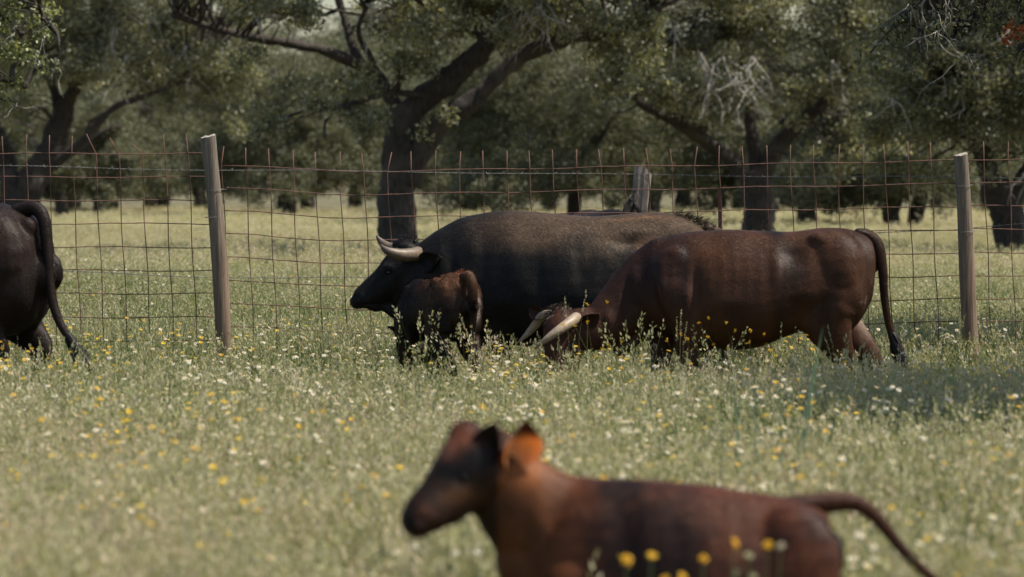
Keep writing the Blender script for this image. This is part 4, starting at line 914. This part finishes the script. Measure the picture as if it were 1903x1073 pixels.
oak('near holm oak off to the left, its bright sunlit twigs in the top left corner', 40, L, lob, 7.5, .14, 50, .052, 306, matl='leaf_light', hole=.30, twig_r=.004, share=.9, dead=[(60, 60, -1), (100, 80, -1.1), (110, 50, -1.1), (130, 140, -1.1), (60, 210, -1)], dead_len=.42, dead_r=.0038, dead_kids=2)

# ------------------------------------------------------------------ meadow
def blades(mb, g, n, rad, h, w_, lean=.35, a0=0.0, a1=1.0, seg=4, hmin=.45):
    base = np.column_stack([g.normal(0, rad, (n, 2)), np.zeros(n)]); ang = g.random(n) * 6.283; L = h * g.uniform(hmin, 1.05, n)
    ln = np.abs(g.normal(0, lean, n)); dx, dy = np.cos(ang), np.sin(ang); sa = g.random(n) * 6.283; sx = np.column_stack([np.cos(sa), np.sin(sa), np.zeros(n)])
    rows_ = []
    for t_ in np.linspace(0, 1, seg + 1):
        o = ln * L * t_ ** 2; z = L * (t_ - .28 * np.minimum(ln, 1) * t_ ** 3)
        c = base + np.column_stack([dx * o, dy * o, z]); ww = (w_ * (1 - t_ ** 1.6) + .0004)[:, None] if np.ndim(w_) else w_ * (1 - t_ ** 1.6) + .0004
        rows_.append(np.stack([c - sx * ww / 2, c + sx * ww / 2], 1))
    P_ = np.stack(rows_, 1); mb.ribbons(P_, a=g.uniform(a0, a1, n)); return P_[:, -1].mean(1), P_[:, -2].mean(1)
def spikelets(mb, g, tips, prev, n, ln, spread, size, a0=0, a1=1, droop=0.0):
    """small husks along the top of every stalk"""
    d = tips - prev; d /= np.linalg.norm(d, axis=1, keepdims=True) + 1e-9
    m = len(tips) * n; t_ = g.random((m, 1)); b = np.repeat(tips, n, 0) - np.repeat(d, n, 0) * ln * t_
    o = g.normal(0, 1, (m, 3)); o /= np.linalg.norm(o, axis=1, keepdims=True); b = b + o * spread * (0.25 + t_) + [0, 0, 0]; b[:, 2] -= droop * np.linalg.norm(o[:, :2], axis=1) * spread
    ax = np.repeat(d, n, 0) + o * .5; ax /= np.linalg.norm(ax, axis=1, keepdims=True); s_ = np.cross(ax, g.normal(0, 1, (m, 3))); s_ /= np.linalg.norm(s_, axis=1, keepdims=True) + 1e-9
    L = size * g.uniform(.7, 1.3, (m, 1)); V = np.stack([b, b + ax * L * .45 + s_ * L * .2, b + ax * L, b + ax * L * .45 - s_ * L * .2], 1).reshape(-1, 3)
    mb.V.append(V); mb.Q.append(np.arange(m)[:, None] * 4 + np.arange(4) + mb.n); mb.A.append(np.repeat(g.uniform(a0, a1, m), 4)); mb.n += len(V)
def two_mat(name, mbs, mats_):
    V, Q, A, mi, n = [], [], [], [], 0
    for i, b in enumerate(mbs):
        if not b.V: continue
        v = np.vstack(b.V); q_ = np.vstack(b.Q) + n; V.append(v); Q.append(q_); A.append(np.concatenate(b.A)); mi.append(np.full(len(q_), i)); n += len(v)
    return mesh_np(name, np.vstack(V), [np.vstack(Q)], mats_, False, np.concatenate(A), midx=np.concatenate(mi))
TUFTS = bpy.data.collections.new('meadow_tufts')
gt = np.random.default_rng(900)
def add_src(coll, name, me): coll.objects.link(bpy.data.objects.new(name, me))
for v in range(14):
    b_, s_ = MB(), MB()
    if v < 5:      # green leafy
        blades(b_, gt, 15, .04, .48, .011, .38, 0, .6); blades(b_, gt, 10, .06, .25, .013, .8, 0, .35)
        t1, t0 = blades(b_, gt, 4, .05, .54, .003, .18, .3, .7, hmin=.8); spikelets(s_, gt, t1, t0, 9, .07, .006, .016)
    elif v < 9:    # straw with brome heads
        blades(b_, gt, 9, .05, .40, .0075, .4, .2, .95); blades(b_, gt, 7, .07, .22, .010, .7, 0, .5)
        t1, t0 = blades(b_, gt, 7, .05, .56, .0028, .28, .5, 1, hmin=.72); spikelets(s_, gt, t1, t0, 9, .075, .010, .024, .1, 1, .8)
    elif v < 12:   # fine seed panicles, reddish beige
        blades(b_, gt, 8, .05, .36, .006, .4, .2, 1)
        t1, t0 = blades(b_, gt, 9, .06, .56, .0025, .22, .5, 1, hmin=.75); spikelets(s_, gt, t1, t0, 14, .09, .014, .017, .3, 1)
    else:          # broad leaves low down
        blades(b_, gt, 15, .06, .34, .020, .55, 0, .35); blades(b_, gt, 5, .05, .48, .006, .3, .1, .6)
    add_src(TUFTS, 'tuft_%02d' % v, two_mat('tuft', [b_, s_], [M['grass'], M['seed']]))
def flower_src(coll, name, petal, head_r, n_pet, centre, heights, seed, nst=1, flat=.15):
    g = np.random.default_rng(seed); b_, p_, c_ = MB(), MB(), MB()
    for k_ in range(nst):
        tp, pv = blades(b_, g, 1, .03 if nst > 1 else .005, g.uniform(*heights), .0025, .12, 0, 1, hmin=.98); tp, pv = tp[0], pv[0]
        nrm = np.array([g.normal(0, .35), -abs(g.normal(.25, .3)), 1.0]); nrm /= np.linalg.norm(nrm); u = np.cross(nrm, [1, 0, 0]); u /= np.linalg.norm(u); v_ = np.cross(nrm, u); V = []
        for i in range(n_pet):
            a = i / n_pet * 6.283; d = u * math.cos(a) + v_ * math.sin(a); s2 = np.cross(nrm, d); w2 = head_r * 2.1 / n_pet * 1.5
            V += [tp, tp + d * head_r * .6 + s2 * w2 / 2 + nrm * head_r * flat, tp + d * head_r * g.uniform(.9, 1.1), tp + d * head_r * .6 - s2 * w2 / 2 + nrm * head_r * flat]
        V = np.array(V); p_.add(V, np.arange(n_pet)[:, None] * 4 + np.arange(4), a=g.random())
        if centre:
            th = np.linspace(0, 6.283, 9)[:-1]; V = np.vstack([[tp + (u * math.cos(a) + v_ * math.sin(a)) * head_r * r_ + nrm * head_r * h_ for a in th] for r_, h_ in ((.34, .08), (.30, .26), (.12, .34))])
            i = np.arange(8); c_.add(V, np.vstack([np.stack([i + o, (i + 1) % 8 + o, (i + 1) % 8 + 8 + o, i + 8 + o], -1) for o in (0, 8)] + [[[16, 17, 18, 19], [16, 19, 20, 23], [20, 21, 22, 23]]]), a=.4)
    mats_ = [M['stem'], petal, M['petal_yellow']]
    me = two_mat(name, [b_, p_] + ([c_] if centre else []), mats_); 
    if coll: add_src(coll, name, me)
    return me
WF = bpy.data.collections.new('white_flower_kinds'); YF = bpy.data.collections.new('yellow_flower_kinds')
for v in range(4): flower_src(WF, 'white_flower_%02d' % v, M['petal_white'], .0145, 11, True, (.42, .56), 20 + v, 2)
for v in range(4): flower_src(YF, 'yellow_flower_%02d' % v, M['petal_yellow'], .0165, 12, False, (.42, .58), 40 + v, 2, flat=.3)

def scatter(name, P_, rot, scl, idx, coll, label, cat):
    me = bpy.data.meshes.new(name); me.vertices.add(len(P_)); me.vertices.foreach_set('co', np.asarray(P_, np.float32).ravel())
    for nm, ty, dat, key in (('rot', 'FLOAT_VECTOR', rot, 'vector'), ('scl', 'FLOAT_VECTOR', scl, 'vector')):
        me.attributes.new(nm, ty, 'POINT').data.foreach_set(key, np.asarray(dat, np.float32).ravel())
    me.attributes.new('pick', 'INT', 'POINT').data.foreach_set('value', np.asarray(idx, np.int32))
    o = link(name, me); tag(o, label, cat, kind='stuff')
    ng = bpy.data.node_groups.new(name, 'GeometryNodeTree'); ng.interface.new_socket('Geometry', in_out='INPUT', socket_type='NodeSocketGeometry'); ng.interface.new_socket('Geometry', in_out='OUTPUT', socket_type='NodeSocketGeometry')
    gi, go = ng.nodes.new('NodeGroupInput'), ng.nodes.new('NodeGroupOutput'); ip = ng.nodes.new('GeometryNodeInstanceOnPoints'); ci = ng.nodes.new('GeometryNodeCollectionInfo')
    ci.inputs['Collection'].default_value = coll; ci.inputs['Separate Children'].default_value = True; ci.inputs['Reset Children'].default_value = True; ci.transform_space = 'RELATIVE'
    ng.links.new(gi.outputs[0], ip.inputs['Points']); ng.links.new(ci.outputs[0], ip.inputs['Instance']); ip.inputs['Pick Instance'].default_value = True
    for nm, ty, sk in (('rot', 'FLOAT_VECTOR', 'Rotation'), ('scl', 'FLOAT_VECTOR', 'Scale'), ('pick', 'INT', 'Instance Index')):
        na = ng.nodes.new('GeometryNodeInputNamedAttribute'); na.data_type = ty; na.inputs['Name'].default_value = nm; ng.links.new(na.outputs['Attribute'], ip.inputs[sk])
    ng.links.new(ip.outputs[0], go.inputs[0]); md = o.modifiers.new('scatter', 'NODES'); md.node_group = ng; return o
def field(D0, D1, dens, g, wid=.135, mar=1.4):
    """random places in the strip of meadow between two distances"""
    hw1 = wid * D1 + mar; n = int(dens * (D1 - D0) * 2 * hw1); y = g.uniform(D0, D1, n); x = g.uniform(-hw1, hw1, n); k_ = np.abs(x) < wid * y + mar; return np.column_stack([x[k_], y[k_], np.zeros(k_.sum())])
gm = np.random.default_rng(1234)
def fenceline(P_): return np.exp(-((P_[:, 1] - 27.9) / 1.3) ** 2)
parts_ = [field(8.6, 18, 70, gm), field(18, 31, 84, gm), field(31, 50, 40, gm), field(50, 95, 9, gm, mar=3), field(95, 190, 1.6, gm, .14, 6)]
Pm = np.vstack(parts_); zone = np.concatenate([np.full(len(p_), i) for i, p_ in enumerate(parts_)])
nz = fbm(Pm, .55, 71, 3); nz2 = fbm(Pm, 1.6, 75, 2); nzs = fbm(Pm * np.array([1, .35, 1]), .22, 79, 2)
pxm = Pm[:, 0] / Pm[:, 1] * F + 951.5
green = nz * .55 + nz2 * .45 + .17 * fenceline(Pm) + np.where((Pm[:, 1] > 27), .17 - .27 * sm(Pm[:, 1], 40, 66), 0) + .05 * sm(pxm, 400, 900) * (Pm[:, 1] < 27) - .11 * (1 - sm(Pm[:, 1], 14, 20)) - .05 * (1 - sm(pxm, 200, 800)) * (Pm[:, 1] < 24) + .05 * (Pm[:, 1] > 19)
u_ = gm.random(len(Pm)); gt_ = green + (u_ - .5) * .34
pick = np.where(gt_ > .53, gm.integers(0, 5, len(Pm)), np.where(gt_ > .42, gm.integers(5, 9, len(Pm)), gm.integers(9, 12, len(Pm))))
pick = np.where((gm.random(len(Pm)) < .16) & (green > .47), gm.integers(12, 14, len(Pm)), pick)
pick = np.where((Pm[:, 1] > 58) & (gm.random(len(Pm)) < .95), gm.integers(9, 12, len(Pm)), pick)
hs = (1.10 + .5 * (nzs - .5) + .55 * (nz2 - .5)) * gm.uniform(.82, 1.15, len(Pm)) + .24 * fenceline(Pm) * (1 - .6 * sm(pxm, 1250, 1600))
hs *= np.array([1, 1, .95, .85, .75])[zone]; hs *= np.where(Pm[:, 1] < 11.2, .70, 1); hs *= np.where((Pm[:, 1] > 22) & (Pm[:, 1] < 26.4) & (((pxm > 690) & (pxm < 930)) | (pxm > 1400)), .97, 1); ws = np.array([1, 1, 1.25, 2.2, 4.5])[zone]
rot = np.column_stack([gm.normal(0, .10, len(Pm)), gm.normal(0, .10, len(Pm)), gm.random(len(Pm)) * 6.283]); scl = np.column_stack([ws, ws, hs])
scatter('meadow_grass', Pm, rot, scl, pick, TUFTS, 'green and straw coloured meadow grass with seed heads covering the whole field', 'grass')
def flowers(name, coll, ncoll, dens, fn, label, seed, extra=None):
    g = np.random.default_rng(seed); P_ = np.vstack([field(9, 20, dens, g), field(20, 30, dens * 1.2, g), field(30, 48, dens * .35, g)]); P_ = P_[g.random(len(P_)) < fn(P_)]; n = len(P_)
    hz_ = np.where(P_[:, 1] < 11.3, .72, 1) * (1.16 + .42 * (fbm(P_ * np.array([1, .35, 1]), .22, 79, 2) - .5)) * g.uniform(.85, 1.15, n) + .12 * fenceline(P_)
    scatter(name, P_, np.column_stack([g.normal(0, .1, n), g.normal(0, .1, n), g.uniform(-.8, .8, n)]), np.column_stack([np.full(n, 1.0), np.full(n, 1.0), hz_]), g.integers(0, ncoll, n), coll, label, 'wildflowers')
def fw(P_):
    c = sm(fbm(P_, 1.3, 83, 2), .46, .66); px_ = P_[:, 0] / P_[:, 1] * F + 951.5; return (.10 + .90 * c) * (.45 + .55 * sm(px_, 100, 600)) * np.where(P_[:, 1] > 28.5, .35, 1)
def fy(P_):
    c = sm(fbm(P_, .8, 87, 2), .45, .62); px_ = P_[:, 0] / P_[:, 1] * F + 951.5; return (.08 + .92 * c) * (.30 + .70 * (1 - sm(px_, 250, 900))) * np.where(P_[:, 1] > 28, .2, 1)
flowers('white_daisies', WF, 4, 22, fw, 'small white daisies with yellow centres dotted through the meadow', 5)
flowers('yellow_flowers', YF, 4, 11, fy, 'small yellow flowers dotted through the meadow, thickest at the left', 6)

# single plants that stand out
def plant(name, label, cat, loc, parts, group=None, rz=0.0):
    r = empty(name, loc, rz, label, cat, group); r['kind'] = 'thing'
    for nm, mb, m_ in parts: mb.build(nm, m_, r, False)
    return r
def single_yellow(px, py, D, R_, label, seed, white=False):
    g = np.random.default_rng(seed); loc = PX(px, py, D); h = loc[2]; st, hd = MB(), MB(); n = 26
    st.tube([(0, 0, 0), (.01, 0, h * .5), (-.005, 0, h * .8), (0, 0, h - .004)], [.0025, .002, .0018, .0016], n=5, rnd=False, up=(1, 0, 0))
    nrm = np.array([g.normal(0, .45), -.55, g.uniform(.3, .9)]); nrm /= np.linalg.norm(nrm); u = np.cross(nrm, [1, 0, 0]); u /= np.linalg.norm(u); v_ = np.cross(nrm, u); V = []
    for i in range(n):
        a = i * 2.4; d = u * math.cos(a) + v_ * math.sin(a); s2 = np.cross(nrm, d); rr = R_ * (.55 + .45 * (i / n)) * g.uniform(.7, 1.25); c = np.array([0, 0, h]); lift = nrm * R_ * (.45 - .40 * i / n)
        V += [c, c + d * rr * .6 + s2 * R_ * .14 + lift, c + d * rr + lift * .7, c + d * rr * .6 - s2 * R_ * .14 + lift]
    hd.add(np.array(V), np.arange(n)[:, None] * 4 + np.arange(4), a=.6)
    plant('cream_flower' if white else 'yellow_flower', label, 'flower', (loc[0], D, 0), [('stem', st, M['stem']), ('flower_head', hd, M['seed'] if white else M['petal_yellow'])], 'blurred flowers in front of the foreground calf')
for i, (px, py, D, lab) in enumerate(((1165, 1036, 10.4, 'leftmost yellow flower against the foreground calf, low on its flank'), (1212, 1022, 10.5, 'yellow flower second from the left against the calf, the higher of the first pair'), (1308, 1029, 10.6, 'yellow flower alone at the middle of the calf\'s flank'),
        (1366, 1002, 10.4, 'topmost left yellow flower of the pair on the calf\'s rear flank'), (1428, 1007, 10.5, 'rightmost yellow flower on the calf\'s rear flank'), (1236, 1064, 10.2, 'yellow flower at the bottom edge under the highest of the first pair'), (1268, 1062, 10.2, 'yellow flower at the bottom edge, just below the lone middle flower'))):
    single_yellow(px, py + 6 + (i * 7) % 9, D, (.019, .017, .015, .018, .0165, .014, .015)[i], lab, i)
for i, (px, py, lab) in enumerate(((1452, 1012, 'cream flower right of the rightmost yellow flower on the calf'), (1392, 1030, 'cream flower between the two rear yellow flowers, upper one'), (1370, 1062, 'cream flower near the bottom edge, left of its pair'), (1400, 1068, 'cream flower at the bottom edge, right of its pair'))):
    single_yellow(px, py + 5, 10.5, .015, lab, 20 + i, True)
def seed_plant(px, py, D, label, seed, kind):
    g = np.random.default_rng(seed); loc = PX(px, py, D); h = loc[2]; st, hd = MB(), MB()
    if kind == 'brome':
        t1, t0 = blades(st, g, 9, .05, h, .003, .22, .2, .7, hmin=.72); spikelets(hd, g, t1, t0, 17, .12, .014, .021, .0, .35, .5); blades(st, g, 22, .06, h * .7, .006, .5, 0, .5)
    elif kind == 'thin':
        t1, t0 = blades(st, g, 3, .03, h, .003, .15, .4, .9, hmin=.8); spikelets(hd, g, t1, t0, 40, .14, .004, .011, .2, .7)
    elif kind == 'fluff':
        t1, t0 = blades(st, g, 18, .08, h, .003, .45, .4, 1, hmin=.6); spikelets(hd, g, t1, t0, 26, .12, .022, .020, .4, 1, 1.4)
    elif kind == 'flower':
        t1, t0 = blades(st, g, 8, .05, h, .003, .3, 0, 1, hmin=.75)
        pr = [('stalks', st, M['stem'])]
        for a_, b_ in zip(t1, t0):
            hd = MB(); spikelets(hd, g, a_[None] + [0, 0, .004], b_[None], 12, .006, .007, .013, 0, .7); pr.append(('flower_head', hd, M['petal_yellow']))
        return plant('flowering_plant', label, 'plant', (loc[0], D, 0), pr)
    elif kind == 'blue':
        blades(st, g, 30, .06, h, .016, .16, 0, 1, hmin=.45, seg=6)
        t_ = np.linspace(0, 1, 7); rows_ = [np.array([[.05 + .10 * t_i + .05 * t_i ** 2 - .012 * (1 - t_i ** 3), 0, h * 1.22 * t_i], [.05 + .10 * t_i + .05 * t_i ** 2 + .012 * (1 - t_i ** 3), .004, h * 1.22 * t_i]]) for t_i in t_]
        st.ribbons(np.array(rows_)[None], a=.8)
        return plant('leaf_clump', label, 'plant', (loc[0], D, 0), [('leaves', st, M['bluegreen'])])
    elif kind == 'dead':
        blades(st, g, 4, .02, h, .004, .5, .7, 1, hmin=.7)
    pr = [('stalks', st, M['grass'])]
    if hd.V: pr.append(('seed_heads', hd, M['seed']))
    return plant('grass_clump', label, 'grass clump', (loc[0], D, 0), pr)
for a in ((790, 556, 25.1, 'green brome clump with nodding heads against the small dark calf\'s belly', 1, 'brome'), (730, 606, 25.2, 'short brome clump at the small calf\'s front leg', 2, 'brome'), (1165, 578, 24.7, 'tall green brome clump beside the grazing cow\'s neck', 3, 'brome'), (1200, 592, 24.8, 'green brome clump before the grazing cow\'s chest', 4, 'brome'),
          (1325, 590, 24.8, 'green leafy clump right of the grazing cow\'s front leg', 5, 'brome'), (1055, 545, 25.0, 'thin upright grass spike left of the cow\'s ear', 6, 'thin'), (1262, 552, 24.7, 'thin spikes standing against the cow\'s front leg', 7, 'thin'), (1585, 575, 24.7, 'straw coloured spikes crossing the cow\'s hind legs', 8, 'thin'),
          (905, 575, 25.4, 'dry drooping brome clump hiding the bull\'s front leg', 9, 'fluff'), (885, 590, 25.5, 'dry fluffy seed heads right of the small calf\'s tail', 10, 'fluff'), (960, 590, 25.5, 'dry seed heads left of the cow\'s horns', 11, 'fluff'), (1030, 600, 25.3, 'dry seed heads between the horns of the grazing cow', 12, 'thin'),
          (1100, 572, 24.9, 'orange flowered plant in front of the grazing cow\'s ear', 13, 'flower'), (1378, 585, 24.8, 'small yellow flowers against the grazing cow\'s dark belly', 14, 'flower'), (1310, 582, 24.8, 'orange flower heads right of the cow\'s front leg', 15, 'flower'), (1455, 600, 24.9, 'seed heads under the cow\'s flank', 16, 'thin'),
          (1436, 690, 16.8, 'clump of tall blue green leaves standing alone in the meadow', 17, 'blue'), (1505, 600, 24.7, 'green spikes in front of the cow\'s hind leg', 18, 'thin'), (1700, 560, 26.6, 'bent dry grass stem between the cow\'s tail and the right post', 19, 'dead'), (60, 640, 24.2, 'orange yellow flowered plant at the feet of the left cow', 20, 'flower'), (185, 668, 23.9, 'yellow flowered plant right of the left cow\'s tail tip', 21, 'flower'), (20, 645, 24.1, 'yellow flowered plant at the left edge below the cut off cow', 22, 'flower')):
    seed_plant(*a)
